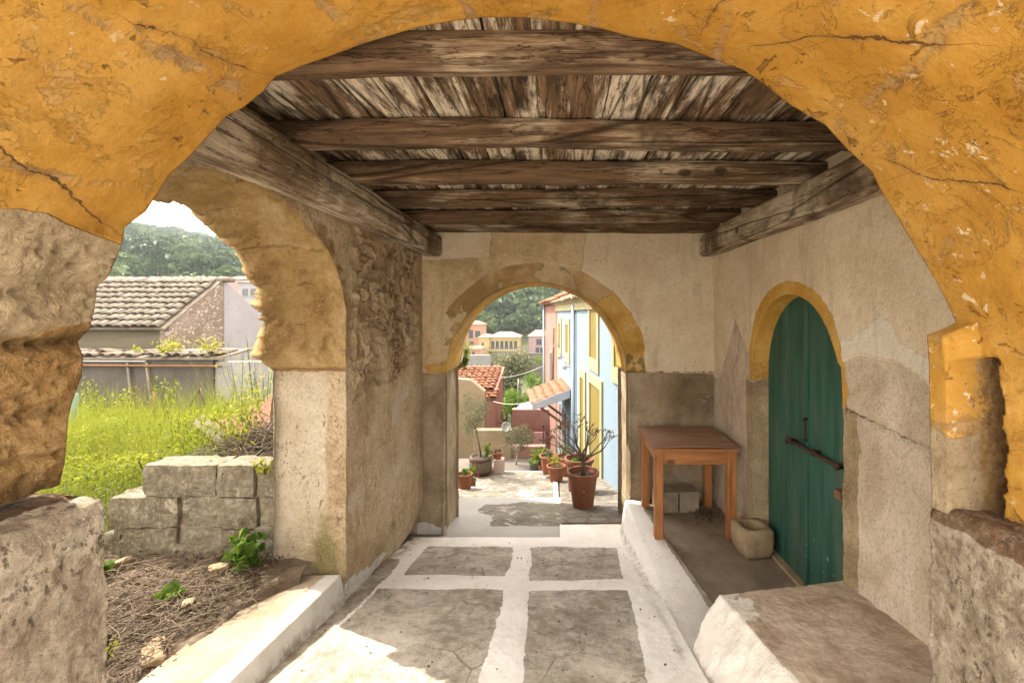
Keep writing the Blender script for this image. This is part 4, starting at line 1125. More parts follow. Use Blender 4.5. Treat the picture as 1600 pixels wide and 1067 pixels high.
for i, y in enumerate((1.43, 2.04, 2.59, 3.185, 3.80, 4.31)):
    h = (.105, .115, .12, .115, .11, .10)[i]
    timber('joist', (-1.50, y, 2.86 - h / 2), (1.62, y, 2.862 - h / 2), .10, h, M['joist'], i * 7 + 1)
timber('wall_beam', (-1.205, 1.18, 2.64), (-1.195, 4.385, 2.65), .17, .205, M['beam'], 50, .006)
timber('wall_beam', (1.44, 1.18, 2.65), (1.445, 4.37, 2.65), .16, .20, M['beam'], 63, .007)
for k in range(23):
    x0 = -1.68 + k * .145 + random.uniform(-.008, .008)
    b = MB(); z = 2.866 + random.uniform(-.003, .003)
    b.box(x0 + .0018, x0 + .1432, 1.10, 4.44, z, z + .022); b.build('plank', M['plank'], ceil, bevel=.002, seg=1)
b = MB(); b.box(-1.76, 1.78, 1.10, 5.02, 2.90, 3.02); b.prism([(-2.0, 1.0, 3.02), (2.0, 1.0, 3.02), (2.0, 3.1, 3.75), (-2.0, 3.1, 3.75)], (0, 0, .06)); b.prism([(-2.0, 3.1, 3.75), (2.0, 3.1, 3.75), (2.0, 5.2, 3.02), (-2.0, 5.2, 3.02)], (0, 0, .06))
b.build('roof_deck', M['greywood'], ceil)

# ================================================================== BENCH BLOCK
def bench():
    nx, ny = 70, 110
    U, V = np.meshgrid(np.linspace(0, 1, nx), np.linspace(0, 1, ny), indexing='ij')
    # section u: from floor up the battered white face then across the top to the wall
    P = np.zeros((nx, ny + 26, 3))
    y_near = 1.22
    def sec(u, v):
        yfar = np.interp(u, [0, .45, 1], [2.28, 2.31, 2.46])
        y = y_near + (yfar - y_near) * v
        xb = np.interp(y, [1.2, 2.3], [.60, .67]); xt = np.interp(y, [1.2, 1.75, 2.3], [.93, .875, .825])
        zt = np.interp(y, [1.2, 1.85, 2.4], [.68, .635, .565])
        zb = np.minimum(CAMZ - floorH(y) - .02, .3)
        f = np.clip(u / .45, 0, 1); g = np.clip((u - .45) / .55, 0, 1)
        x = np.where(u < .45, xb + (xt - xb) * f ** 1.4, xt + (1.56 - xt) * g)
        z = np.where(u < .45, zb + (zt - zb) * f, zt - .004 * g)
        return np.stack([x, y, z], -1)
    P[:, :ny] = sec(U, V)
    last = P[:, ny - 1]
    for j in range(26):
        f = (j + 1) / 26
        P[:, ny + j] = last; P[:, ny + j, 2] = last[:, 2] * (1 - f) + .14 * f; P[:, ny + j, 1] += .02 * f
    n1 = fbm(P, 3.5, 4); n2 = fbm(P, 12, 4); n3 = fbm(P, 35, 3)
    u = np.zeros(P.shape[:2]); u[:] = np.linspace(0, 1, nx)[:, None]
    face = sstep(.47, .43, u + .02 * n2)
    d = .012 * n1 + .007 * n2 + .003 * n3 + face * (.014 * n2 + .02 * n1)
    paint = np.maximum(face, sstep(.62, .47, u + .14 * n1 + .10 * n2) * .62 * sstep(1.9, 2.2, P[..., 1]))
    o = grid_obj('stone_bench', P, M['bench'], disp=d, attrs={'paint': paint})
    tag(o, 'low masonry bench with a worn brown top and ragged whitewashed face', 'bench')
bench()

# ================================================================== TABLE, BLOCK, MORTAR
def table():
    fz = CAMZ - 1.806
    t = thing('wooden_table', 'square orange pine table with a cracked brown top in the corner', 'table', (1.115, 3.965, fz), R(-1))
    for sx in (-1, 1):
        for sy in (-1, 1):
            b = MB(); x, y = sx * .29, sy * .30
            b.box(x - .034, x + .034, y - .034, y + .034, 0, .715); b.build('leg', M['pine_z'], t, bevel=.004)
    for sy in (-1, 1):
        b = MB(); b.box(-.256, .256, sy * .30 - .014, sy * .30 + .014, .595, .712); b.build('apron', M['pine_x'], t, bevel=.003)
    for sx in (-1, 1):
        b = MB(); b.box(sx * .29 - .014, sx * .29 + .014, -.266, .266, .595, .712); b.build('apron', M['pine_x'], t, bevel=.003)
    # veneered top: two thin sheets, warped and split
    def sheet(nm, x0, x1, y0, y1, z0, th, f, mat):
        xs = np.linspace(x0, x1, 30); ys = np.linspace(y0, y1, 24)
        X, Y = np.meshgrid(xs, ys, indexing='ij'); Z = z0 + f(X, Y)
        top = np.stack([X, Y, Z + th], -1); bot = np.stack([X, Y, Z], -1)
        n = X.size; A = np.arange(n).reshape(X.shape)
        Fq = [tuple(q) for q in grid_faces(*X.shape)] + [tuple(q[::-1] + n) for q in grid_faces(*X.shape)]
        rim = list(A[:, 0]) + list(A[-1, 1:]) + list(A[-2::-1, -1]) + list(A[0, -2:0:-1])
        for i in range(len(rim)):
            a, c = rim[i], rim[(i + 1) % len(rim)]; Fq.append((a, a + n, c + n, c))
        me = bpy.data.meshes.new(nm); me.from_pydata([tuple(v) for v in np.concatenate([top.reshape(-1, 3), bot.reshape(-1, 3)])], [], Fq); me.update()
        me.materials.append(mat); o = bpy.data.objects.new(nm, me); COL.objects.link(o); o.parent = t
        return o
    b = MB(); b.box(-.345, .345, -.355, .35, .7155, .733); b.build('table_top', M['pine_x'], t, bevel=.004)
    sheet('veneer_sheet', -.352, .352, -.362, .10, .737, .004, lambda X, Y: .012 * np.clip(np.sin((X + .36) * 4.3), 0, 1) * np.clip(-(Y) * 3, 0, 1) + .003 * fbm(np.stack([X, Y, X], -1), 6, 3), M['tabletop'])
    sheet('veneer_sheet', -.350, .335, .06, .352, .7345, .004, lambda X, Y: .016 * np.clip((X + .05) * 2.5, 0, 1) * np.clip((.2 - Y) * 5, 0, 1), M['tabletop'])
table()
b = MB()
b.box(-.19, .19, -.10, .10, 0, .19); o = b.build('concrete_block', M['cblock'], None, bevel=.008); o.location = (1.10, 4.22, CAMZ - 1.806); o.rotation_euler = (0, 0, R(3))
g = MB(); g.box(-.006, .006, -.104, -.09, .01, .18); g.build('groove', M['soil'], o)
tag(o, 'grey concrete block lying under the wooden table', 'block')
def mortar():
    b = MB(); n = 24
    def sq(h, hh, z): # rounded square loop
        L = []
        for k in range(n):
            a = 2 * PI * k / n; c, s = math.cos(a), math.sin(a); m = max(abs(c), abs(s)) ** .75
            L.append((h * c / m, hh * s / m, z))
        return L
    loops = [sq(.095, .095, 0), sq(.12, .115, .06), sq(.125, .12, .20), sq(.115, .11, .215)]
    loops.append([(.075 * math.cos(2 * PI * k / n), .075 * math.sin(2 * PI * k / n), .213) for k in range(n)])
    loops.append([(.062 * math.cos(2 * PI * k / n), .062 * math.sin(2 * PI * k / n), .15) for k in range(n)])
    loops.append([(.02 * math.cos(2 * PI * k / n), .02 * math.sin(2 * PI * k / n), .12) for k in range(n)])
    vs = [v for L in loops for v in L]; fs = []
    for i in range(len(loops) - 1):
        for k in range(n): fs.append((i * n + k, i * n + (k + 1) % n, (i + 1) * n + (k + 1) % n, (i + 1) * n + k))
    fs.append(tuple(range(n))[::-1]); e = (len(loops) - 1) * n; fs.append(tuple(e + k for k in range(n)))
    b.add(vs, fs); o = b.build('stone_mortar', M['stone_mortar'], None, smooth=True)
    o.location = (1.475, 3.44, CAMZ - 1.806); o.rotation_euler = (0, 0, R(6)); rough(o, .014, .06, 1)
    tag(o, 'small hollowed stone mortar at the foot of the green door jamb', 'mortar')
mortar()
# grit trodden over the paving
n_ = 150; gx_ = rng.uniform(-1.25, .95, n_); gy_ = rng.uniform(1.6, 4.1, n_)
C = np.stack([gx_, gy_, np.where(gx_ < .6, CAMZ - floorH(gy_) + .008, CAMZ - 1.795)], -1)[gx_ < .62]
o = leaves('floor_grit', C, .014, M['straw'], aspect=.7, dirs=np.tile([[1., .3, 0]], (len(C), 1)), seed=17); tag(o, kind='stuff', label='specks of dry leaf and grit on the paving')
# leaf litter behind the table
C = np.stack([rng.normal(1.33, .07, 260), rng.normal(4.12, .10, 260), np.full(260, CAMZ - 1.80) + rng.random(260) * .03], -1)
o = leaves('leaf_litter', C, .035, M['straw'], aspect=.35, seed=5); tag(o, kind='stuff', label='dry leaf litter on the floor behind the table')

# ================================================================== LEFT GARDEN
def slab():
    xs = np.linspace(0, 1, 60); ys = np.linspace(0, 1, 110)
    U, V = np.meshgrid(xs, ys, indexing='ij')
    Y = .9 + (2.79 - .9) * V
    xl = np.interp(Y, [.9, 1.85, 2.4, 2.8], [-1.72, -1.72, -1.74, -1.76]); xr = -1.325 + .0 * Y
    topx = xl + (xr - xl) * np.clip(U / .75, 0, 1)
    zt = CAMZ - np.interp(Y, [.9, 1.85, 2.75], [1.46, 1.49, 1.60])
    zb = CAMZ - floorH(Y) - .03
    f = np.clip((U - .75) / .25, 0, 1)
    X = topx + f * .035; Z = zt + (zb - zt) * f
    Z = np.where(U < .04, Z - .2, Z)
    P = np.stack([X, Y, Z], -1)
    d = .008 * fbm(P, 5, 4) + .004 * fbm(P, 20, 3)
    paint = sstep(-1.48, -1.38, X + .05 * fbm(P, 4, 3)) * .8 + .08
    dirt = np.clip(sstep(.80, 1.0, U + .1 * fbm(P, 6, 3)) * .8, 0, 1)
    t = NT('whitewashed_slab')
    cre = t.ramp(t.noise(4, 6, .65), [(.4, (.26, .205, .14)), (.6, (.36, .295, .22))])
    wh = t.ramp(t.noise(5, 6, .7), [(.3, (.46, .44, .40)), (.7, (.60, .585, .56))])
    col = t.mix(edge(t, 'paint', 9, .9, .35, .65), cre, wh)
    col = t.mix(t.math('MULTIPLY', t.attr('dirt'), t.ss(.42, .6, t.noise(13, 6, .7))), col, (.17, .14, .10))
    m = t.done(col, .85, t.bump(t.noise(40, 6, .7), .5, .008), spec=.2)
    o = grid_obj('threshold_slab', P, m, disp=d, attrs={'paint': paint, 'dirt': dirt}, flip=True)
    tag(o, 'sunlit whitewashed threshold slab under the side arch', 'step')
slab()

def block_wall():
    root = thing('block_wall', 'low ruined wall of mossy concrete blocks in the garden', 'wall', (-2.3, 2.98, .44))
    rows = [  # z0, z1, list of x-ranges (local x = X + 2.3)
        (.0, .20, [(-.50, -.10), (.12, .36), (.37, .56)]),
        (.205, .395, [(-.54, -.09), (-.08, .155), (.165, .41), (.43, .60)]),
        (.40, .60, [(-.33, .145), (.155, .39), (.40, .62)]),
    ]
    b = MB(); sd = 0
    V = []; Fc = []
    def blk(x0, x1, z0, z1, y0, y1, s):
        n = 17
        f = np.linspace(-1, 1, n)
        base = len(V)
        # cube-sphere like grid box
        for ax in range(3):
            for sg in (-1, 1):
                A, Bq = np.meshgrid(f, f, indexing='ij'); q = np.zeros((n, n, 3))
                q[..., ax] = sg; q[..., (ax + 1) % 3] = A; q[..., (ax + 2) % 3] = Bq * sg
                p = q.copy(); nrm = np.linalg.norm(q, axis=-1, keepdims=True)
                p = q * (1 - .045 * np.clip(nrm - 1.25, 0, 1))
                c = np.array([(x0 + x1) / 2, (y0 + y1) / 2, (z0 + z1) / 2]); h = np.array([x1 - x0, y1 - y0, z1 - z0]) / 2
                p = c + p * h
                p = p + q / nrm * (.022 * fbm(p + s * 3.7, 6, 4) + .012 * fbm(p + s, 20, 3))[..., None]
                bb = len(V); V.extend(p.reshape(-1, 3).tolist()); Fc.extend((grid_faces(n, n) + bb).tolist())
    for (z0, z1, xs) in rows:
        for (a, c) in xs:
            sd += 1; blk(a, c - .006, z0, z1, -.10 + random.uniform(-.012, .012), .10, sd)
    # rubble in the bottom course and the loose corner stones
    for (a, c, z0, z1, yo) in ((-.12, .14, -.02, .10, -.06), (-.06, .40, .02, .19, -.05), (.36, .60, -.03, .11, -.04), (-.58, -.46, .02, .16, -.02), (.40, .56, .12, .215, -.08)):
        sd += 1; blk(a, c, z0, z1, -.10 + yo * .3, .10, sd)
    V_ = np.array(V)
    moss = sstep(.25, -.1, np.abs(V_[:, 2] - .2)) * .42 + sstep(.56, .62, V_[:, 2]) * .35 + sstep(-.3, -.6, V_[:, 0]) * .25
    quick_mesh('blockwork', V_, np.array(Fc), M['oldblock'], root, {'moss': moss})
    m = MB(); m.box(-.50, .56, -.075, .07, -.1, .39); m.box(-.30, .58, -.075, .07, .39, .585); m.build('joint_mortar', M['cblock'], root)
block_wall()

def gx(x, y): return float(gz(np.array([x]), np.array([y]))[0])

# grass behind the block wall
def grass():
    n = 62000
    Y = 2.5 + (rng.random(n) ** 1.25) * 6.75
    u0, u1 = -1.22, -.62
    X = (u0 + (u1 - u0) * rng.random(n)) * Y - .1
    keep = (X < -1.85) & ~((X > -2.9) & (Y < 3.16))
    # thin out on the debris mound by the pier
    mound = np.exp(-(((X + 2.15) / .45) ** 2 + ((Y - 3.5) / .55) ** 2))
    keep &= rng.random(n) > mound * .93
    dens = fbm(np.stack([X, Y, X * 0], -1), 1.4, 3)
    keep &= rng.random(n) < np.maximum(.62 + 1.9 * dens, .42)
    X, Y = X[keep], Y[keep]; n = len(X)
    G = gz(X, Y)
    hmax = .22 + .34 * np.clip(fbm(np.stack([X, Y, X * 0 + 4], -1), 1.1, 3) + .45, 0, 1)
    hh = rng.random(n) ** .8 * hmax * np.interp(Y, [3, 9.3], [1, .62])
    C = np.stack([X + rng.normal(0, .02, n), Y + rng.normal(0, .02, n), G + hh], -1)
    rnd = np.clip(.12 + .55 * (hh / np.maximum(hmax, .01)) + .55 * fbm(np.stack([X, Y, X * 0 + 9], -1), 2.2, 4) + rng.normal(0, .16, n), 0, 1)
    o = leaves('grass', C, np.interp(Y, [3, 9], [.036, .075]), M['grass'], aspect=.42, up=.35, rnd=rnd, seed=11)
    # stalks
    k = rng.random(n) < .22
    Xs, Ys, Gs = X[k], Y[k], G[k]; m = len(Xs); H = (.2 + .5 * rng.random(m) ** 2 * 1.5) * np.interp(Ys, [3, 9.3], [1, .9])
    lean = rng.normal(0, .25, (m, 2)) * H[:, None]; w = np.interp(Ys, [3, 9], [.0016, .004])
    A = np.stack([Xs - w, Ys, Gs], -1); B_ = np.stack([Xs + w, Ys, Gs], -1); T = np.stack([Xs + lean[:, 0], Ys + lean[:, 1], Gs + H], -1)
    V = np.stack([A, B_, T], 1).reshape(-1, 3)
    st = quick_mesh('grass_stalks', V, np.arange(3 * m).reshape(-1, 3), M['grass'], o, {'rnd': np.repeat(rng.random(m) * .5 + .4, 3)}, smooth=False)
    tag(o, 'bright sunlit weeds and grass filling the garden', kind='stuff')
grass()

# dead stalks on the dirt and on the debris mound
def straw():
    n = 2600
    X = -2.05 + rng.normal(0, .36, n); Y = 2.32 + rng.normal(0, .32, n)
    k = (X < -1.60 - .14 * np.clip((2.45 - Y) * 3, 0, 1)) & (Y < 2.82) & (Y > 1.3); X, Y = X[k], Y[k]; n = len(X)
    mb_v = []; mb_f = []
    def sticks(X, Y, Z, Lm, rad, seed, tilt=.25):
        r = np.random.default_rng(seed); n = len(X)
        a = r.normal(.6, .9, n); L = Lm * (.3 + 1.1 * r.random(n))
        d = np.stack([np.cos(a), np.sin(a), r.normal(0, tilt, n)], -1); c = np.stack([X, Y, Z], -1)
        mid = r.normal(0, .06, (n, 3)) * L[:, None]
        pts = [c - d * L[:, None] / 2, c + mid, c + d * L[:, None] / 2]
        s = np.cross(d, [0, 0, 1]); s /= np.linalg.norm(s, axis=1, keepdims=True); t = np.cross(s, d); t /= np.linalg.norm(t, axis=1, keepdims=True)
        w = rad * (.5 + r.random(n))[:, None]
        V = []
        for q, p in enumerate(pts):
            ww = w * (1, .9, .5)[q]
            for k in range(3):
                an = 2 * PI * k / 3; V.append(p + (s * math.cos(an) + t * math.sin(an)) * ww)
        V = np.stack(V, 1)  # n,9,3
        b = np.arange(n)[:, None] * 9
        Fq = []
        for lv in (0, 3):
            for k in range(3): Fq.append(np.stack([b[:, 0] + lv + k, b[:, 0] + lv + (k + 1) % 3, b[:, 0] + lv + 3 + (k + 1) % 3, b[:, 0] + lv + 3 + k], -1))
        return V.reshape(-1, 3), np.concatenate(Fq), np.repeat(r.random(n), 9)
    V, Fq, rv = sticks(X, Y, .485 + .045 * rng.random(n) * (X < -1.72), .13, .0021, 3)
    o = quick_mesh('dead_stalks', V, Fq, M['straw'], None, {'rnd': rv}, smooth=False)
    tag(o, 'dry brown stalks scattered over the garden dirt', kind='stuff')
    n = 1500
    X = -2.10 + rng.normal(0, .22, n); Y = 3.45 + rng.normal(0, .32, n); k = (X < -1.83) & (Y > 3.0); X, Y = X[k], Y[k]; n = len(X)
    Z = gz(X, Y) + .02 + .22 * rng.random(n) * np.exp(-((X + 2.0) / .3) ** 2)
    V, Fq, rv = sticks(X, Y, Z, .22, .0030, 4, .5)
    o = quick_mesh('dead_brushwood', V, Fq, M['straw'], None, {'rnd': rv * .8}, smooth=False)
    tag(o, 'tangle of dead brushwood heaped beside the pier', kind='stuff')
straw()

n_ = 900; X_ = rng.uniform(-3.0, -1.68, n_); Y_ = rng.uniform(1.5, 2.86, n_)
C = np.stack([X_, Y_, np.full(n_, .492) + .03 * rng.random(n_)], -1)
o = leaves('dry_leaves', C, .030, M['straw'], aspect=.55, seed=27); tag(o, kind='stuff', label='crumbled dry leaves over the garden dirt')
# rubble stones lying in the dirt
def stone(loc, s, seed, label, mat=None, group='stones in the garden dirt'):
    n = 14
    th, ph = np.meshgrid(np.linspace(0, 2 * PI, 2 * n), np.linspace(0, PI, n), indexing='ij')
    q = np.stack([np.sin(ph) * np.cos(th), np.sin(ph) * np.sin(th), np.cos(ph)], -1)
    q = np.sign(q) * np.abs(q) ** .5
    p = q * np.array(s) * (1 + .45 * fbm(q + seed, 1.3, 4) + .08 * fbm(q + seed, 6, 3))[..., None]
    o = grid_obj('loose_stone', p, mat or M['stone_mortar']); o.location = loc; o.rotation_euler = (0, 0, seed)
    tag(o, label, 'stone', group)
stone((-1.98, 2.66, .50), (.05, .035, .03), 1.1, 'pale loose stone in the dirt just under the block wall')
stone((-1.80, 2.03, .485), (.085, .045, .022), 2.3, 'flat pale stone at the near edge of the white slab')
stone((-2.02, 1.86, .49), (.07, .09, .018), 3.7, 'broad flat slab of stone in the dirt beside the near pier')
stone((-2.62, 2.74, .50), (.05, .03, .025), 4.4, 'tan stone below the left end of the block wall')
stone((-1.90, 2.35, .50), (.035, .03, .022), 5.2, 'little grey stone amid the dead stalks')

# leafy weeds
def weed(name, loc, n, rad, size, label, mat='weed', seed=1, stems=5, aspect=.6, flat=1.2, cat='plant', group=None):
    root = thing(name, label, cat, loc, 0, group)
    r = random.Random(seed); mb = MB(); P = []
    for k in range(stems):
        a = r.uniform(0, 2 * PI); L = rad * flat * r.uniform(.8, 1.7); o = rad * r.uniform(.3, .9)
        pts = [Vector((0, 0, -.03)), Vector((o * .4 * math.cos(a), o * .4 * math.sin(a), L * .5)), Vector((o * math.cos(a), o * math.sin(a), L))]
        mb.tube(pts, [.004, .003, .002], 5)
        for q in range(n // stems):
            f = r.random() ** .7; p = pts[0].lerp(pts[1], f * 2) if f < .5 else pts[1].lerp(pts[2], f * 2 - 1)
            P.append((p.x + r.gauss(0, rad * .30), p.y + r.gauss(0, rad * .30), max(p.z + r.gauss(0, rad * .22), .01)))
    mb.build('stem', M['weed'], root)
    leaves('foliage', np.array(P), size, M[mat], root, aspect=aspect, up=.3, seed=seed)
    return root
weed('leafy_weed', (-1.84, 2.72, .46), 190, .10, .062, 'lush green weed growing at the foot of the pier', 'weed', 3, 7, .75, 1.5)
weed('leafy_weed', (-1.84, 2.89, .98), 70, .06, .035, 'yellow green weed trailing where the block wall meets the pier', 'yellow_weed', 4, 6, .7, .9)
weed('leafy_weed', (-2.02, 2.39, .47), 30, .045, .05, 'small bright weed sprouting in the middle of the dirt', 'weed', 5, 4, .7, 1.2)
weed('leafy_weed', (-1.96, 1.96, .47), 160, .06, .022, 'feathery yellowish weed tuft near the white slab', 'yellow_weed', 6, 9, .3, 1.2)
weed('leafy_weed', (-2.40, 2.36, .47), 40, .05, .04, 'low light green weed by the near pier', 'grass', 7, 4, .6, .6)
weed('leafy_weed', (-2.62, 2.62, .47), 40, .05, .05, 'green weed half hidden behind the near pier', 'weed', 8, 4, .7, 1.0)
for (x, y, s, sc) in ((-4.55, 8.4, 21, 1.0), (-5.2, 9.2, 22, 1.3), (-6.2, 9.25, 23, 1.2), (-5.9, 9.3, 24, .9)):
    pass
# tall stalks against the pier
weed('tall_weed', (-2.75, 4.3, gx(-2.75, 4.3)), 150, .16, .045, 'tall straggly weeds rising beside the pier edge', 'yellow_weed', 31, 8, .35, 2.9)
weed('tall_weed', (-3.5, 5.2, gx(-3.5, 5.2)), 120, .20, .05, 'thin tall weeds in front of the white wall', 'grass', 32, 7, .35, 2.6)

for k, (px, py, Yw, lb) in enumerate(((150, 640, 7.6, 'tall wispy weed at the far left of the garden by the green pipe'), (198, 628, 8.2, 'tall weed with thin stalks left of the dark stake'), (262, 622, 7.4, 'tall weed just right of the dark stake'), (345, 622, 6.4, 'broad bright green weed right of the bent rod'), (285, 700, 4.2, 'bushy weed rising behind the top block of the ruined wall'))):
    p = W(px, py, Yw); z = gx(p.x, p.y)
    weed('tall_weed', (p.x, p.y, z), 220, .22 if k != 4 else .13, .055 if k != 4 else .035, lb, ('grass', 'yellow_weed', 'grass', 'weed', 'grass')[k], 90 + k, 10, .4, 2.6 if k != 3 else 1.8, group='tall weeds in the garden')
# plank, sheet and pipes among the weeds
b = MB(); b.box(-.22, .22, -.05, .05, -.018, .018); o = b.build('loose_plank', M['greywood'], None, bevel=.003)
o.location = W(333, 675, 3.75); o.rotation_euler = (R(25), R(24), R(-20)); tag(o, 'short grey plank tipped up on the weeds behind the block wall', 'plank')
def tilted_sheet():
    V = [W(330, 662, 4.3), W(372, 682, 3.9), W(420, 672, 3.8), W(425, 618, 4.3), W(385, 640, 4.5)]
    b = MB(); b.prism(V, (0, .03, -.04)); o = b.build('broken_slab', M['terracotta_dark'], None, bevel=.006)
    tag(o, 'pinkish broken slab leaning in the brushwood beside the pier', 'slab')
tilted_sheet()
b = MB(); b.tube([W(297, 635, 6.5), W(313, 607, 6.5), W(320, 633, 6.4)], .014, 7); o = b.build('bent_rod', M['iron'], None, smooth=True)
tag(o, 'bent dark iron rod making an upturned V above the weeds', 'rod')
for (px, yt, yb, lb) in ((242, 612, 665, 'thin dark stake standing in the weeds left of the bent rod'), ):
    b = MB(); b.tube([W(px, yb, 7.2), W(px - 2, yt, 7.2)], .016, 7); o = b.build('garden_stake', M['brownwood'], None, smooth=True); tag(o, lb, 'stake')
b = MB(); b.tube([W(112, 680, 6.6), W(118, 615, 6.6)], .035, 8); o = b.build('green_pipe', plain_mat('green_pipe_paint', (.10, .17, .14), (.16, .24, .20), 5), None, smooth=True)
tag(o, 'green standing pipe beside the near pier', 'pipe')

# ------------------------------------------------------------------ barrel tile roof
def tile_roof(name, O, ux, uy, nc, nr, tw, tl, mat, parent, seed=1, r=.5, jit=.01):
    """O: eave corner, ux: unit along eave, uy: unit up the slope. Covers of half-round tiles."""
    O, ux, uy = np.array(O, float), np.array(ux, float), np.array(uy, float); ux /= np.linalg.norm(ux); uy /= np.linalg.norm(uy)
    nz = np.cross(ux, uy); nz = nz if nz[2] > 0 else -nz
    g = np.random.default_rng(seed); V = []; Fq = []; k = 6
    for c in range(nc):
        for rr in range(nr):
            x0 = (c + .5) * tw + g.normal(0, jit); y0 = rr * tl + g.normal(0, jit) - .03
            w0, w1 = tw * r * 1.06, tw * r * .84; L = tl * 1.22; b = len(V); li = g.normal(0, jit * .4) + .010
            sk = g.normal(0, .02)
            for (w, y, lift) in ((w0, y0, .018 + li), (w1, y0 + L, -.004)):
                for q in range(k + 1):
                    a = PI * q / k
                    V.append(O + ux * (x0 + sk * (y - y0) + w * math.cos(a)) + uy * y + nz * (w * .72 * math.sin(a) + lift))
            for q in range(k): Fq.append((b + q, b + q + 1, b + k + 2 + q, b + k + 1 + q))
            for q in range(k): # front thickness
                pass
    o = quick_mesh(name, np.array(V), np.array(Fq), mat, parent, smooth=True)
    m = o.modifiers.new('thick', 'SOLIDIFY'); m.thickness = .014; m.offset = -1
    return o

def old_house():
    root = thing('stone_house', 'old stone house with a weathered barrel tiled roof beyond the weeds', 'house', (-10, 11, -.2))
    def T(v): return (v[0] + 10, v[1] - 11, v[2] + .2)
    XR, XL = -8.98, -16.5
    ze, zr, ze2 = CAMZ - .27, CAMZ + .93, CAMZ - .12
    b = MB(); b.box(XL + 10, XR + 10 - .01, 10.62 - 11, 13.8 - 11, 0, ze + .2 - .02); b.build('wall', M['greenwall'], root)
    b = MB(); b.prism([T((XR, 10.55, -.2)), T((XR, 10.55, ze - .03)), T((XR, 12.25, zr - .05)), T((XR, 12.25, -.2))], (-.22, 0, 0)); b.build('stone_gable', M['rubble'], root)
    b = MB(); b.prism([T((XR + .03, 12.253, -.2)), T((XR + .03, 12.253, zr - .03)), T((XR + .03, 13.95, ze2 - .05)), T((XR + .03, 13.95, -.2))], (-.25, 0, 0)); 
    b.box(XR + 10 - .2, XR + 10 + .1, 13.95 - 11, 14.3 - 11, ze2 + .2 - .32, ze2 + .2 - .06)
    b.build('white_gable', M['white_paint'], root)
    # under-tile deck
    b = MB(); b.prism([T((XL, 10.42, ze - .06)), T((XR, 10.42, ze - .06)), T((XR, 12.25, zr - .01)), T((XL, 12.25, zr - .01))], (0, .01, -.04))
    b.prism([T((XL, 12.25, zr - .01)), T((XR - .25, 12.25, zr - .01)), T((XR - .25, 14.1, ze2 - .1)), T((XL, 14.1, ze2 - .1))], (0, .01, -.04)); b.build('roof_deck', M['greywood'], root)
    sl = np.array([0, 1.83, zr - ze + .05]); ln = np.linalg.norm(sl)
    tile_roof('roof_tiles', T((XL, 10.40, ze - .05)), (1, 0, 0), sl, int((XR - XL + .06) / .20), 9, .20, ln / 9.2, M['oldtile'], root, 3, .5, .012)
    mb = MB(); x = XL
    while x < XR:
        mb.tube([T((x, 12.25, zr - .01 + random.gauss(0, .006))), T((x + .36, 12.25, zr - .025))], [.085, .07], 9); x += .31
    mb.build('ridge_tiles', M['oldtile'], root, smooth=True)
old_house()

def lean_to():
    root = thing('lean_to', 'ruined grey lean-to wall with weeds and pipes along its top', 'outbuilding', (-9, 9.6, -.2))
    b = MB(); b.box(-5, 1.75, 0, .14, -.4, CAMZ - .98 + .2); b.build('wall', M['greywall'], root)
    b = MB(); b.box(1.76, 2.75, .05, .25, -.4, CAMZ - 1.02 + .2); b.build('white_wall', M['white_paint'], root)
    b = MB(); b.prism([(-5, -.05, CAMZ - .97 + .2), (1.9, -.05, CAMZ - .97 + .2), (1.9, .98, CAMZ - .86 + .2), (-5, .98, CAMZ - .86 + .2)], (0, 0, .05)); b.build('roof_deck', M['greywood'], root)
    tile_roof('roof_tiles', (-5, -.06, CAMZ - .92 + .2), (1, 0, 0), (0, 1, .11), 34, 2, .20, .34, M['greywood'], root, 9, .4, .06)
    b = MB(); b.tube([(-4, -.09, CAMZ - 1.06 + .2), (2.0, -.09, CAMZ - 1.10 + .2)], .026, 8); b.build('rusty_pipe', M['brownwood'], root, smooth=True)
    b = MB(); b.tube([(-4, -.08, CAMZ - .985 + .2), (.4, -.08, CAMZ - 1.0 + .2)], .018, 8); b.build('grey_pipe', M['metal'], root, smooth=True)
    for x in (.02, .42): 
        b = MB(); b.tube([(x - .02, -.06, CAMZ - 1.02 + .2), (x + .10, -.06, 0)], .028, 7); b.build('timber_post', M['greywood'], root, smooth=True)
lean_to()
for i, (px, n, s, lb) in enumerate(((255, 120, .20, 'yellowish weeds sprouting left on the lean-to roof'), (272, 130, .24, 'tall yellow weed in the middle of the lean-to roof'), (330, 150, .28, 'straggly weeds at the right end of the lean-to roof'), (215, 60, .14, 'sparse dry weeds far left on the lean-to roof'))):
    p = W(px, 556, 9.75); weed('roof_weed', (p.x, p.y, CAMZ - .95), n, s, .075, lb, 'yellow_weed', 40 + i, 7, .5, 1.1, group='weeds on the lean-to roof')
for i, px in enumerate((376, 398)):
    p = W(px, 560, 7.4); weed('tall_weed', (p.x, p.y, gx(p.x, p.y)), 170, .3, .05, ('wispy weeds before the white lower wall', 'bushy yellowing weeds close to the pier edge')[i], 'yellow_weed', 60 + i, 9, .4, 3.2)

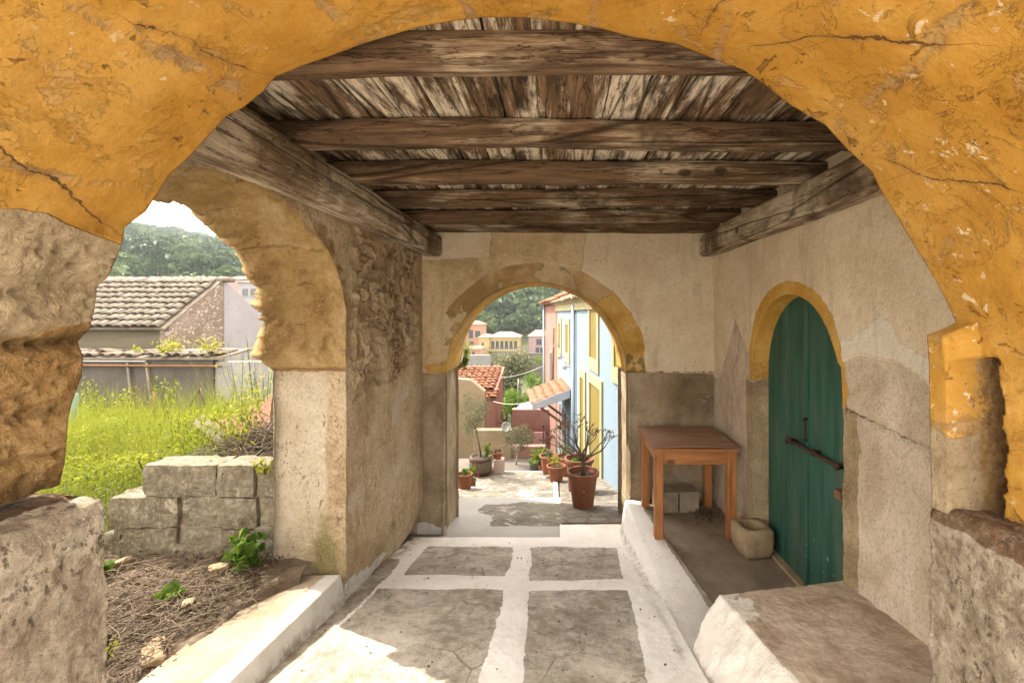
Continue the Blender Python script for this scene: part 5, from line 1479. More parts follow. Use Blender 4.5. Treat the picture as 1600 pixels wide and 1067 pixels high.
# ================================================================== ALLEY: blue house and neighbours
def fx(Y): return .85 - .1125 * (Y - 6.4)
FA = math.atan(.1125)
def facade_pt(Y, Z, off=0):
    """point on the blue facade plane; off: metres out towards the alley"""
    return Vector((fx(Y) - off * math.cos(FA), Y - off * math.sin(FA), Z))
def fac_panel(mb, y0, y1, z0, z1, o0, o1):
    """box lying on the facade between two offsets"""
    poly = [facade_pt(y0, z0, o0), facade_pt(y1, z0, o0), facade_pt(y1, z1, o0), facade_pt(y0, z1, o0)]
    d = facade_pt(0, 0, o1) - facade_pt(0, 0, o0)
    mb.prism(poly, d)
def blue_house():
    root = thing('blue_house', 'pale blue house with cream window surrounds along the stepped alley', 'house', (0, 0, 0))
    zt = CAMZ + .25
    b = MB(); b.prism([facade_pt(5.25, -2.6), facade_pt(13.9, -2.6), facade_pt(13.9, zt), facade_pt(5.25, zt)], (3.0, .34, 0)); b.build('wall', M['blue'], root)
    b = MB(); fac_panel(b, 5.25, 13.9, zt - .17, zt + .03, -.01, .05); b.build('eaves_band', M['cream'], root)
    b = MB(); fac_panel(b, 13.75, 13.9, -2.3, zt - .17, -.01, .012); b.build('corner_trim', M['cream'], root)
    p0 = facade_pt(5.25, zt + .02, .16); ux = facade_pt(13.9, 0) - facade_pt(5.25, 0)
    uy = Vector((1, .1125, .42))
    tile_roof('roof_tiles', p0, ux, uy, 42, 8, .205, .34, M['farroof'], root, 5)
    b = MB(); q = [facade_pt(5.25, zt + .035, .10), facade_pt(13.9, zt + .035, .10)]
    b.prism([q[0], q[1], q[1] + Vector((3, .34, 1.3)), q[0] + Vector((3, .34, 1.3))], (0, 0, -.03)); b.build('roof_deck', M['cream'], root)
    b = MB(); b.tube([facade_pt(10.15, zt - .05, .06), facade_pt(10.15, -2.2, .06)], .045, 10); b.build('drainpipe', M['pipe'], root, smooth=True)
    wins = [(6.08, 6.50, 1.24, 1.78), (7.75, 8.39, 1.20, 2.07), (11.2, 11.75, 1.0, 1.72), (12.85, 13.3, 1.0, 1.72)]
    for (y0, y1, z0, z1) in wins:
        f = MB()
        fac_panel(f, y0 - .14, y0, z0 - .22, z1 + .14, -.01, .030); fac_panel(f, y1, y1 + .14, z0 - .22, z1 + .14, -.01, .030)
        fac_panel(f, y0, y1, z1, z1 + .14, -.01, .030); fac_panel(f, y0, y1, z0 - .22, z0, -.01, .030)
        w = f.build('window', M['cream'], root)
        s = MB(); fac_panel(s, y0, y1, z0, z1, -.01, .006); s.build('shutter', M['mustard'], w)
    for (y0, y1, z0, z1) in ((7.46, 8.39, -.76, .745), (9.0, 9.46, -1.1, .70)):
        f = MB()
        fac_panel(f, y0 - .14, y0, z0, z1 + .16, -.01, .032); fac_panel(f, y1, y1 + .14, z0, z1 + .16, -.01, .032); fac_panel(f, y0, y1, z1, z1 + .16, -.01, .032)
        d = f.build('door', M['cream'], root)
        s = MB(); fac_panel(s, y0, y1, z0, z1, -.01, .006); s.build('door_leaf', M['mustard'], d)
    # cables and brackets near the pink corner
    for k, (y, z) in enumerate(((11.0, .72), (12.0, .86), (13.2, 1.08))):
        b = MB(); b.tube([facade_pt(y, z, -.01), facade_pt(y, z, .12), facade_pt(y + .05, z + .10, .14)], .018, 6)
        b.box(-.05, .05, -.05, .05, -.04, .04, Matrix.Translation(facade_pt(y, z - .02, .14)))
        b.build('cable_bracket', M['metal'], root)
blue_house()

def pink_house():
    root = thing('pink_house', 'salmon pink house joined to the far end of the blue house', 'house', (0, 0, 0))
    zt = CAMZ + .35
    b = MB(); b.prism([facade_pt(13.905, -3.2, .03), facade_pt(17.6, -3.2, .03), facade_pt(17.6, zt, .03), facade_pt(13.905, zt, .03)], (3.0, .34, 0)); b.build('wall', M['pinkw'], root)
    tile_roof('roof_tiles', facade_pt(13.9, zt, .25), facade_pt(17.6, 0) - facade_pt(13.9, 0), (1, .11, .42), 18, 7, .205, .34, M['redtile'], root, 6)
    b = MB(); q = [facade_pt(13.91, zt + .01, .2), facade_pt(17.7, zt + .01, .2)]; b.prism([q[0], q[1], q[1] + Vector((3, .34, 1.3)), q[0] + Vector((3, .34, 1.3))], (0, 0, -.04)); b.build('roof_deck', M['farroof_red'], root)
    f = MB(); fac_panel(f, 15.0, 15.55, -.7, .75, .02, .05); w = f.build('window', M['white_paint'], root)
    s = MB(); fac_panel(s, 15.06, 15.49, -.62, .70, .04, .062); s.build('shutter', M['shutter'], w)
    b = MB(); b.tube([facade_pt(14.2, zt - .8, .07), facade_pt(14.25, 1.0, .07), facade_pt(14.3, -.2, .08)], .025, 7); b.build('cable', M['brownwood'], root, smooth=True)
    b = MB(); b.tube([facade_pt(17.5, zt, .10), facade_pt(17.5, -3, .10)], .04, 8); b.build('drainpipe', M['pipe'], root, smooth=True)
pink_house()

def lower_front():
    # striped pink and white ground floor past the blue house under the canopy
    root = thing('canopy', 'small terracotta tiled canopy on wooden braces over the alley', 'canopy', (0, 0, 0))
    y0, y1 = 10.95, 12.9; za, zb = CAMZ - 1.86, CAMZ - 2.18; out = .92
    A, Bq = facade_pt(y0, za, .02), facade_pt(y1, za, .02); C_, D = facade_pt(y0, zb, out), facade_pt(y1, zb, out)
    b = MB(); b.prism([A, Bq, D, C_], (0, 0, -.03)); b.build('deck', M['brownwood'], root)
    tile_roof('tiles', C_ + Vector((0, 0, .0)), Bq - A, A - C_, 13, 5, .15, .21, M['redtile'], root, 12)
    b = MB(); n = Vector((-math.sin(FA), -math.cos(FA), 0)) * .03
    b.prism([A + Vector((0, -.02, .05)), C_ + Vector((0, -.02, .04)), C_ + Vector((0, -.02, -.12)), A + Vector((0, -.02, -.16))], n); b.build('fascia', M['fascia'], root)
    for y in (11.15, 12.6):
        b = MB(); p, q = facade_pt(y, za - .95, .01), facade_pt(y, zb - .04, out - .12)
        b.tube([p, q], .035, 6); b.build('brace', M['brownwood'], root)
    b = MB()
lower_front()
# shutters below the canopy (lower floor of the blue house)
bh = bpy.data.objects['blue_house']
for (y, m) in ((11.35, 'shutter'), (12.0, 'shutter'), (12.55, 'pinkw'), (13.2, 'pinkw')):
    f = MB(); fac_panel(f, y - .16, y + .16, -1.9, -.05 - .55, -.01, .02); f.build('shutter', M[m], bh)

# unseen wall added left of the alley, just outside the arch, to cast shade
def shade_wall():
    root = thing('hidden_shade_wall', 'unseen tan wall added at the left of the alley for its shade', 'house', (-2.6, 6.1, -.9))
    b = MB(); b.box(.35, .72, -.98, .55, -.4, 4.15); b.build('wall', M['tanw'], root)
    b = MB(); b.prism([(.3, -1.0, 4.16), (.77, -1.0, 4.16), (.77, .65, 4.16), (.3, .65, 4.16)], (0, 0, .12)); b.build('roof', M['redtile'], root, bevel=.02)
shade_wall()

# ------------------------------------------------------------------ pots
def pot_profile(rt, rb, h, rim=.12):
    rm = rt * 1.0
    return [(rb * .96, 0), (rb, .01), (rt * .88, h * (1 - rim)), (rt * .90, h * (1 - rim)), (rm, h * (1 - rim) + .006), (rm * 1.02, h - .012), (rm, h), (rm * .90, h), (rm * .88, h - .03), (rm * .80, h * .82)]
def potted(name, loc, rt, rb, h, label, mat='terracotta', cat='potted plant', rz=0, group='terracotta pots along the alley'):
    root = thing(name, label, cat, loc, rz, group)
    b = MB(); b.lathe(pot_profile(rt, rb, h), 32); p = b.build('pot', M[mat], root, smooth=True)
    if hasattr(p.data, 'set_sharp_from_angle'): p.data.set_sharp_from_angle(angle=R(40))
    b = MB(); b.lathe([(rt * .83, h * .86), (rt * .5, h * .875), (.01, h * .89)], 24); b.build('soil', M['soil'], root, smooth=True)
    return root
def pavZ(Y): return CAMZ - (2.14 + .2 * (Y - 4.65)) + .012
# bare shrub
def bare_shrub():
    Y = 5.35; X = (911 - 870) * Y / F
    root = potted('potted_shrub', (X, Y, pavZ(Y) + .0), .190, .120, .42, 'leafless branching shrub in the nearest brown terracotta pot', 'terracotta_dark')
    r = random.Random(12); mb = MB(); tips = []
    base = Vector((0, 0, .36))
    mb.tube([base, base + Vector((.0, 0, .10)), base + Vector((.005, 0, .19))], [.030, .026, .024], 9)
    for (a, el, L) in ((PI, .75, .30), (PI * .85, 1.0, .30), (PI * .6, 1.2, .28), (.1, 1.0, .31), (-.1, .75, .27), (-.5, 1.15, .27), (1.6, 1.05, .24), (PI * 1.2, 1.25, .30)):
        d = Vector((math.cos(a) * math.cos(el), .55 * math.sin(a) * math.cos(el), math.sin(el)))
        branch(mb, base + Vector((0, 0, .165)), d, L * .80, .0155, 2, tips, r, .36, .22, 3, .72)
    # spurs at the tips
    tw = []
    for (p, d) in tips:
        for k in range(3):
            nd = (d + Vector((r.gauss(0, .7), r.gauss(0, .7), r.gauss(.1, .5)))).normalized()
            mb.tube([p, p + nd * r.uniform(.03, .06)], [.0055, .0035], 5)
    mb.build('branches', M['deadbark'], root, smooth=True)
    b = MB(); b.lathe([(.0, 0), (.016, .003), (.016, .006), (.0, .012)], 12, Matrix.Translation((-.005, -.163, .24)) @ Matrix.Rotation(PI / 2, 4, 'X')); b.build('rosette', M['terracotta'], root, smooth=True)
bare_shrub()
Y = 6.35; p = potted('potted_soil', ((905 - 870) * Y / F, Y, pavZ(Y)), .205, .15, .46, 'wide brown pot with little sprouts standing behind the leafless shrub', 'terracotta_dark')
C, sh = crown_pts(60, (0, 0, .45), (.12, .12, .05), 5); leaves('foliage', C, .05, M['weed'], p, seed=5)
Y = 7.15; p = potted('potted_flower', ((869 - 870) * Y / F, Y, pavZ(Y)), .150, .10, .25, 'bright orange pot with thin yellowish flowers beside the steps', 'terracotta')
C, sh = crown_pts(150, (0, 0, .33), (.12, .12, .12), 6); leaves('foliage', C, .045, M['yellow_weed'], p, aspect=.3, up=.5, seed=6)
Y = 8.1; p = potted('potted_flower', ((858 - 870) * Y / F, Y, pavZ(Y)), .17, .12, .30, 'pale orange pot of dry flowers behind the bright orange pot', 'terracotta')
C, sh = crown_pts(160, (0, 0, .36), (.16, .14, .10), 7); leaves('foliage', C, .05, M['olive'], p, aspect=.3, up=.5, seed=7)
Y = 7.7; p = potted('potted_flower', ((886 - 870) * Y / F, Y, pavZ(Y)), .19, .13, .33, 'orange bowl of feathery plants left of the brown pots', 'terracotta')
C, sh = crown_pts(220, (0, 0, .42), (.17, .15, .15), 8); leaves('foliage', C, .055, M['olive'], p, aspect=.3, up=.5, seed=8)
# cycad on the lower terrace
def cycad():
    Y = 8.95; X = (842 - 870) * Y / F; z = CAMZ - 3.1
    root = potted('potted_cycad', (X - .07, Y, z), .14, .11, .22, 'bright green cycad in a dark pot at the end of the steps', 'shutter')
    P = []; D = []
    r = random.Random(3)
    for k in range(22):
        a = r.uniform(0, 2 * PI); el = r.uniform(.15, 1.3); L = r.uniform(.22, .34)
        for q in range(16):
            f = (q + 1) / 16; x = math.cos(a) * math.cos(el) * L * f; y = math.sin(a) * math.cos(el) * L * f; zz = math.sin(el) * L * f - .22 * f * f * math.cos(el) * L * 2
            for s in (-1, 1):
                P.append((x + .07 - s * math.sin(a) * .028, y + s * math.cos(a) * .028, zz + .24)); D.append((-s * math.sin(a) + math.cos(a) * .5, s * math.cos(a) + math.sin(a) * .5, .15))
    leaves('fronds', np.array(P), .07, M['cycad'], root, aspect=.16, dirs=np.array(D) * 3, seed=4)
    p = potted('potted_flower', (X + .06, Y - .15, z), .07, .055, .17, 'little tall orange pot in front of the cycad', 'terracotta')
    stone((X + .12, 8.3, CAMZ - 2.97 + .05), (.05, .05, .05), 7, 'round white stone on the kerb by the orange pot', M['white_paint'], None)
cycad()
# low whitewashed kerb between steps and paving
b = MB(); b.prism([(-.04, 5.93, CAMZ - 2.75), (.03, 5.93, CAMZ - 2.75), (.0, 8.6, CAMZ - 3.25), (-.09, 8.6, CAMZ - 3.25)], (0, 0, .36)); o = b.build('step_kerb', M['white_paint'], None, bevel=.012); tag(o, kind='structure')

def small_tree(name, loc, h, crown_c, crown_r, n, size, label, leafm, barkm, seed, lean=(0, 0), rt=.02, flat=1.0, parent=None, lumps=12, cat='tree', group=None, aspect=.3):
    root = parent or thing(name, label, cat, loc, 0, group)
    r = random.Random(seed); mb = MB(); tips = []
    top = Vector((lean[0], lean[1], h))
    mb.tube([Vector((0, 0, -.02)), top * .35 + Vector((r.gauss(0, rt), 0, 0)), top * .7, top], [rt * 1.25, rt, rt * .85, rt * .7], 8)
    for k in range(5):
        a = 2 * PI * k / 5 + r.random(); d = Vector((math.cos(a) * .7, math.sin(a) * .7, .75)).normalized()
        branch(mb, top * r.uniform(.75, 1.0), d, crown_r[0] * .62, rt * .5, 2, tips, r, .4, .1)
    mb.build('trunk', M[barkm], root, smooth=True)
    C, sh = crown_pts(n, crown_c, crown_r, seed, lumps, flat)
    leaves('crown', C, size, M[leafm], root, aspect=aspect, seed=seed, rnd=sh)
    return root
# olive on the terrace
Y = 9.35; small_tree('olive_tree', ((806 - 870) * Y / F, Y, CAMZ - 3.1), .30, (.06, 0, .55), (.36, .30, .30), 2600, .038, 'small grey green olive with a whitewashed trunk on the lower terrace', 'olive', 'palebark', 15, (.03, 0), .018)
# barrel with tree
def barrel():
    Y = 8.25; X = (751 - 870) * Y / F; z = CAMZ - 2.93
    root = thing('barrel_planter', 'old wooden barrel planter at the left of the steps', 'planter', (X, Y, z))
    b = MB(); b.lathe([(.15, 0), (.19, .10), (.205, .20), (.195, .34), (.185, .36), (.17, .36), (.165, .32)], 26); b.build('staves', M['barrel'], root, smooth=True)
    for zz, rr in ((.07, .184), (.29, .202)):
        b = MB(); b.lathe([(rr, zz), (rr + .006, zz), (rr + .007, zz + .025), (rr, zz + .025)], 26); b.build('hoop', M['iron'], root)
    b = MB(); b.lathe([(.165, .325), (.01, .34)], 20); b.build('soil', M['soil'], root)
    small_tree('planter_tree', (X + .01, Y, z + .33), .62, (-.14, 0, .72), (.30, .26, .52), 2400, .036, 'spindly pale leaved tree growing out of the barrel', 'olive', 'bark', 22, (-.12, 0), .014)
    weed('leafy_plant', (X + .13, Y - .05, z + .30), 130, .08, .05, 'bright green plant beside the tree in the barrel', 'weed', 71, 6, .6, 2.2)
    b = MB(); b.tube([(X - .10, Y - .22, z + .40), (X + .03, Y - .24, z - .02)], .008, 6); o = b.build('leaning_stick', M['terracotta'], None); tag(o, 'orange stick leaning on the wooden barrel', 'stick')
barrel()
Y = 6.9; p = potted('potted_succulent', ((726 - 870) * Y / F, Y, CAMZ - 2.66), .12, .09, .24, 'orange pot half hidden by the left arch jamb', 'terracotta')
C, sh = crown_pts(60, (0, 0, .26), (.08, .08, .08), 9); leaves('foliage', C, .05, M['weed'], p, seed=9)
Y = 7.4; p = potted('potted_succulent', ((737 - 870) * Y / F, Y, CAMZ - 2.82), .08, .06, .13, 'small pot with a spiky green succulent below the barrel', 'terracotta_dark')
C, sh = crown_pts(200, (0, 0, .25), (.09, .08, .16), 10); leaves('foliage', C, .07, M['weed'], p, aspect=.25, up=.8, seed=10)
# pedestal and pots right of the barrel
Y = 8.45
b = MB(); b.box(-.09, .09, -.09, .09, 0, .26); o = b.build('pink_pedestal', plain_mat('pale_pink_paint', (.58, .42, .40), (.66, .50, .48), 5), None, bevel=.006); o.location = ((780 - 870) * Y / F, Y, CAMZ - 2.95); tag(o, 'pale pink square pedestal beside the barrel', 'pedestal')
p = potted('potted_flower', ((777 - 870) * Y / F, Y, CAMZ - 2.69), .10, .07, .12, 'orange pot standing on the pale pink pedestal', 'terracotta')
C, sh = crown_pts(80, (-.02, 0, .14), (.12, .08, .05), 12); leaves('foliage', C, .04, M['straw'], p, seed=12)
b = MB(); b.box(-.07, .07, -.07, .07, 0, .12); o = b.build('tan_crate', M['tanw'], None, bevel=.006); o.location = ((768 - 870) * Y / F, Y - .1, CAMZ - 2.95); tag(o, 'low tan box between barrel and pink pedestal', 'box')
weed('leafy_plant', ((768 - 870) * Y / F, Y - .1, CAMZ - 2.83), 60, .05, .03, 'dark little plant on the low tan box', 'weed', 73, 5, .5, 1.2)

# garden wall at the end of the terrace
def terrace_wall():
    b = MB(); 
    x0, x1, x2 = (740 - 870) * 9.75 / F, (799 - 870) * 9.75 / F, (852 - 870) * 9.75 / F
    b.box(x0, x1, 9.75, 9.95, -1.7, CAMZ - 2.50); o = b.build('terrace_wall', M['tanw'], None, bevel=.01); tag(o, 'tan garden wall behind the olive, satellite dish on top', 'wall')
    b = MB(); b.box(x1 + .002, x2, 9.80, 9.98, -1.7, CAMZ - 2.86); o = b.build('low_wall', M['rosew'], None, bevel=.01); tag(o, 'lower rose tinted garden wall behind the cycad', 'wall')
    root = thing('garden_gate', 'small dark red gate with a diagonal brace by the pink corner', 'gate', W(843, 700, 10.3))
    b = MB(); b.box(-.13, .13, -.015, .015, -.1, .36); b.build('panel', M['rosew'], root); b = MB(); b.tube([(-.12, -.02, .33), (.12, -.02, .0)], .01, 6); b.build('brace', M['white_paint'], root)
    b = MB(); b.tube([W(849, 700, 10.0), W(849, 668, 10.0)], .012, 7); b.box(-.02, .02, -.02, .02, 0, .07, Matrix.Translation(W(849, 668, 10.0))); o = b.build('iron_post', M['iron'], None); tag(o, 'slim dark iron post beside the red gate', 'post')
    root = thing('satellite_dish', 'round grey satellite dish on a pole above the tan wall', 'satellite dish', W(791, 678, 9.82))
    b = MB(); b.tube([(0, 0, -.08), (0, 0, .10)], .010, 8); b.build('pole', M['metal'], root)
    b = MB(); prof = [(.001, 0)] + [(.104 * k / 8, .028 * (k / 8) ** 2) for k in range(1, 9)]
    n = 28; Mx = Matrix.Translation((-.0, -.03, .16)) @ Matrix.Rotation(R(72), 4, 'X') @ Matrix.Rotation(R(14), 4, 'Y')
    vs = []; fs = []
    for (rr, z) in prof:
        for k in range(n): vs.append((rr * math.cos(2 * PI * k / n), rr * math.sin(2 * PI * k / n), z))
    for i in range(len(prof) - 1):
        for k in range(n): fs.append((i * n + k, i * n + (k + 1) % n, (i + 1) * n + (k + 1) % n, (i + 1) * n + k))
    b.add(vs, fs, Mx); d = b.build('dish', M['metal'], root, smooth=True); m = d.modifiers.new('t', 'SOLIDIFY'); m.thickness = .006
    b = MB(); b.tube([Mx @ Vector((0, -.09, .02)), Mx @ Vector((0, .0, .12))], .005, 6); b.build('feed_arm', M['metal'], root)
terrace_wall()
# faded rose wall with a shed roof beyond
b = MB(); p0, p1 = W(800, 690, 16), W(856, 640, 16); b.box(p0.x, p1.x + .6, 16, 16.3, -3.2, p1.z); o = b.build('rose_wall', M['rosew'], None); tag(o, 'tall faded rose wall with peeling paint beyond the terrace', 'wall')
b = MB(); b.prism([W(803, 641, 16.6), W(850, 641, 16.6), W(842, 622, 18.5), W(812, 632, 18.5)], (0, 0, -.06)); o = b.build('shed_roof', M['concrete_far'], None); tag(o, 'grey shed roof showing just above the rose wall', 'roof')

def tiled_house():
    root = thing('tiled_house', 'pink house with a red tiled roof below the left side of the arch', 'house', W(745, 690, 13.2))
    o = root.location
    L = lambda v: Vector(v) - o
    b = MB(); x0, x1 = W(690, 600, 13.2).x, W(775, 600, 13.2).x
    b.box(x0 - o.x, x1 - o.x - .08, .0, 2.4, -2, W(0, 606, 13.2).z - o.z); b.build('wall', M['pinkw'], root)
    e0, e1 = W(690, 609, 13.0), W(776, 609, 13.0); r0 = W(776, 573, 15.0); sl = Vector((0, 2.0, r0.z - e1.z))
    b = MB(); b.prism([L(e0), L(e1), L(e1 + sl), L(e0 + sl)], (0, 0, -.05)); b.build('roof_deck', M['farroof_red'], root)
    tile_roof('roof_tiles', L(e0), (1, 0, 0), sl, int((e1.x - e0.x) / .165), 9, .165, sl.length / 9.2, M['redtile'], root, 21)
    e0, e1 = W(757, 622, 12.7), W(775, 622, 12.7)
    b = MB(); b.prism([L(e0), L(e1), L(e1 + Vector((0, .5, .16))), L(e0 + Vector((0, .5, .16)))], (0, 0, -.03)); b.build('porch_roof', M['farroof_red'], root)
    tile_roof('porch_tiles', L(e0), (1, 0, 0), (0, .5, .16), 3, 3, .11, .18, M['redtile'], root, 22)
    b = MB(); b.box(L(e0).x + .02, L(e1).x - .02, -.45, .0, -2, L(e0).z - .05); b.build('porch_wall', M['pinkw'], root)
    root2 = thing('gabled_house', 'tan rendered gable below the red tiled roof', 'house', W(735, 690, 11.6))
    o2 = root2.location
    b = MB(); b.prism([Vector(v) - o2 for v in (W(690, 720, 11.6), W(757, 720, 11.6), W(757, 612, 11.6), W(735, 594, 11.6), W(690, 590, 11.6))], (0, .3, 0)); b.build('gable', M['tanw'], root2)
tiled_house()

# cable strung across and antenna pole
def cable():
    b = MB(); A, Bq = W(771, 627, 12.6), facade_pt(10.98, CAMZ - 2.05, .8); pts = []
    for k in range(17):
        f = k / 16; p = A.lerp(Bq, f); p.z -= .10 * 4 * f * (1 - f); pts.append(p)
    b.tube(pts, .010, 6); o = b.build('clothes_line', M['cable'], None, smooth=True); tag(o, 'thick pale line sagging from the tiled house to the canopy', 'cable')
    b = MB(); A, Bq = W(776, 590, 20), W(850, 571, 17.0); pts = [A.lerp(Bq, k / 10) - Vector((0, 0, .12 * 4 * (k / 10) * (1 - k / 10))) for k in range(11)]
    b.tube(pts, .010, 6); o = b.build('overhead_cable', M['cable'], None, smooth=True); tag(o, 'thin cable crossing before the pale scrubby tree', 'cable')
    b = MB(); b.tube([W(808, 636, 16.8), W(810, 592, 16.8)], .018, 7); o = b.build('antenna_pole', M['metal'], None, smooth=True); tag(o, 'thin upright antenna pole in front of the green bushes', 'pole')
cable()

# ================================================================== VALLEY: shrubs, far houses, forest
def bigtree(px, py, Y, rpx, rpy, n, label, leafm='bush', seed=1, size=None, group='trees and bushes in the valley', name='bushy_tree'):
    c = W(px, py, Y); r = rpx * Y / F; rz_ = rpy * Y / F; zb = gx(c.x, Y)
    zb = min(zb, c.z - rz_ * .8)
    small_tree(name, (c.x, Y, zb), max(c.z - zb, .2), (0, 0, c.z - zb), (r, r * .8, rz_), n, size or r * .10, label, leafm, 'bark', seed, rt=max(.05, r * .05), lumps=16, group=group, aspect=.55)
bigtree(800, 585, 34, 46, 42, 5000, 'pale scrubby tree with sparse olive leaves in the middle of the valley', 'olive', 31)
bigtree(838, 600, 30, 20, 24, 2600, 'bright green bush against the pink house wall', 'bush', 32)
bigtree(800, 632, 21, 34, 22, 4200, 'lush bright green bush right behind the rose wall', 'bush', 33)
bigtree(826, 632, 23, 22, 18, 2600, 'mid green bush to the right of the lush bush', 'bush', 34)
bigtree(790, 655, 13.2, 13, 20, 1500, 'dark green climbing bush beside the pink house corner', 'weed', 35)
bigtree(730, 545, 60, 14, 26, 1800, 'yellow green tree at the left jamb of the arch', 'grass', 36)
bigtree(735, 590, 24, 18, 12, 1200, 'low olive scrub above the red tiled roof', 'olive', 37)
bigtree(780, 560, 75, 16, 12, 900, 'dull scrub under the balconied house', 'olive', 38)
bigtree(843, 563, 60, 14, 10, 900, 'green scrub under the far pink house', 'bush', 39)
bigtree(838, 527, 128, 14, 12, 900, 'rounded dark tree behind the far pink house', 'forest', 41)
bigtree(822, 512, 150, 14, 14, 900, 'tall dark tree behind the balconied house', 'forest', 42)

def far_house(name, label, px0, px1, ytop, ybase, Y, depth, mat, roofm, windows=(), roof_h=.25, side=None, balc=()):
    p0, p1 = W(px0, ybase, Y), W(px1, ybase, Y); zt = W(0, ytop, Y).z
    zb = min(p0.z, gx((p0.x + p1.x) / 2, Y)) - 1
    root = thing(name, label, 'house', ((p0.x + p1.x) / 2, Y, p0.z), 0)
    w = (p1.x - p0.x) / 2; h = zt - p0.z
    b = MB(); b.box(-w, w, 0, depth, zb - p0.z, h); b.build('wall', M[mat], root)
    ov = .06 * w + .2; rh = roof_h * w
    b = MB(); k = min(w * .55, depth * .45)
    v = [(-w - ov, -ov, h), (w + ov, -ov, h), (w + ov, depth + ov, h), (-w - ov, depth + ov, h), (-w + k, depth / 2, h + rh), (w - k, depth / 2, h + rh)]
    b.add(v, [(0, 1, 5, 4), (1, 2, 5), (2, 3, 4, 5), (3, 0, 4), (3, 2, 1, 0)]); b.build('roof', M[roofm], root)
    for (a, c, z0, z1) in windows:
        f = MB(); f.box(-w + 2 * w * a, -w + 2 * w * c, -.08, .05, h * z0, h * z1); o = f.build('window', M['glass'], root)
        g = MB(); d = .05 * h; g.box(-w + 2 * w * a - .1, -w + 2 * w * c + .1, -.14, -.082, h * z0 - .12, h * z0); g.build('sill', M['white_paint'], o)
    for (a, c, z) in balc:
        f = MB(); f.box(-w + 2 * w * a, -w + 2 * w * c, -1.5, -.002, h * z - .18, h * z)
        o = f.build('balcony', M['cream'], root)
        g = MB(); x0, x1 = -w + 2 * w * a, -w + 2 * w * c
        g.box(x0, x1, -1.5, -1.45, h * z + .8, h * z + .9)
        n = 18
        for q in range(n + 1): xx = x0 + (x1 - x0) * q / n; g.box(xx - .03, xx + .03, -1.49, -1.46, h * z, h * z + .8)
        g.build('railing', M['shutter'], o)
    return root
wy = [(.08 + .155 * k, .08 + .155 * k + .10, .56, .86) for k in range(6)] + [(.30, .40, .18, .40), (.62, .74, .18, .40)]
far_house('balcony_house', 'yellow house with two long balconies across the valley', 764, 810, 527, 567, 110, 9, 'yellow', 'farroof', wy, .34, balc=((0.0, 1.06, .50), (0.0, 1.06, .06)))
bh2 = far_house('yellow_annexe', 'bright yellow gabled wing left of the balconied house', 748, 764, 527, 560, 109, 10, 'yellow', 'farroof', [(.3, .5, .5, .75)], .5)
far_house('orange_house', 'orange house with red roof high on the left of the arch', 718, 752, 507, 540, 124, 9, 'orange', 'farroof_red', [(.42, .62, .35, .75), (.72, .95, .4, .7), (.45, .65, 0.02, .2)], .35)
far_house('far_pink_house', 'far pink house with a pale hipped roof below the forest', 826, 860, 525, 556, 116, 9, 'lilac', 'farroof', [(.35, .6, .55, .85), (.32, .48, .1, .42), (.52, .66, .1, .42)], .5)
far_house('low_red_house', 'low house with terraced red roofs left of the yellow wing', 726, 750, 545, 560, 100, 7, 'orange', 'farroof_red', [(.2, .35, .2, .7), (.5, .65, .2, .7)], .3)
b = MB(); p0, p1 = W(715, 580, 82), W(765, 555, 82); b.box(p0.x, p1.x, 82, 83, p0.z - 4, p1.z); o = b.build('retaining_wall', M['concrete_far'], None); tag(o, 'pale grey retaining wall below the yellow wing', 'wall')
b = MB(); p0, p1 = W(766, 590, 86), W(850, 552, 86); b.box(p0.x + .4, p1.x, 86, 87, p0.z - 4, p1.z); o = b.build('retaining_wall', M['greywall'], None); tag(o, 'darker retaining wall below the far pink house', 'wall')
# houses on the left hillside
wl = [(.12, .26, .62, .82), (.34, .50, .62, .82), (.66, .8, .62, .82), (.12, .26, .25, .42), (.36, .5, .25, .42)]
far_house('hillside_house', 'white house with a pinkish roof past the gable on the left hillside', 372, 430, 441, 498, 88, 9, 'white_paint', 'farroof_red', wl, .22)
far_house('hillside_house', 'pale roofed house just above the white gable tip', 340, 378, 436, 470, 100, 9, 'lilac', 'farroof', [(.3, .45, .4, .7)], .35)
far_house('hillside_house', 'flat looking white house at the far left of the hillside', 158, 200, 408, 425, 150, 9, 'white_paint', 'concrete_far', [(.3, .4, .3, .7), (.55, .7, .3, .7)], .06)
far_house('hillside_house', 'low white house under the flat one on the hillside', 150, 192, 424, 434, 130, 9, 'white_paint', 'concrete_far', [(.3, .4, .3, .7)], .06)

def cypress(px, ytop, ybase, Y, hw, label, seed, group=None, n=2200, parts=True):
    c = W(px, ybase, Y); h = (ybase - ytop) * Y / F; w = hw * Y / F
    g = np.random.default_rng(seed); f = g.random(n) ** .8
    prof = np.sin(np.clip(f * 1.05 + .06, 0, 1) ** .75 * PI) ** .75 * (1 - .35 * f)
    a = g.random(n) * 2 * PI; rr = w * prof * (.55 + .45 * g.random(n) ** .3) * (1 + .15 * np.sin(a * 5 + f * 20))
    C = np.stack([rr * np.cos(a), rr * np.sin(a), f * h], -1)
    root = thing('cypress_tree', label, 'tree', tuple(c), 0, group)
    leaves('crown', C, h * .055, M['forest'], root, aspect=.5, up=.8, seed=seed, rnd=g.random(n) * .5)
    b = MB(); b.tube([(0, 0, -1), (0, 0, h * .5)], w * .12, 6); b.build('trunk', M['bark'], root)
    return root
cypress(247, 380, 436, 108, 13, 'tall dark cypress standing above the old roof ridge', 1)
cypress(222, 405, 434, 112, 10, 'shorter rounded cypress left of the tall one', 2)
cypress(377, 390, 422, 175, 6, 'dark conifer on the slope near the stone arch', 3)
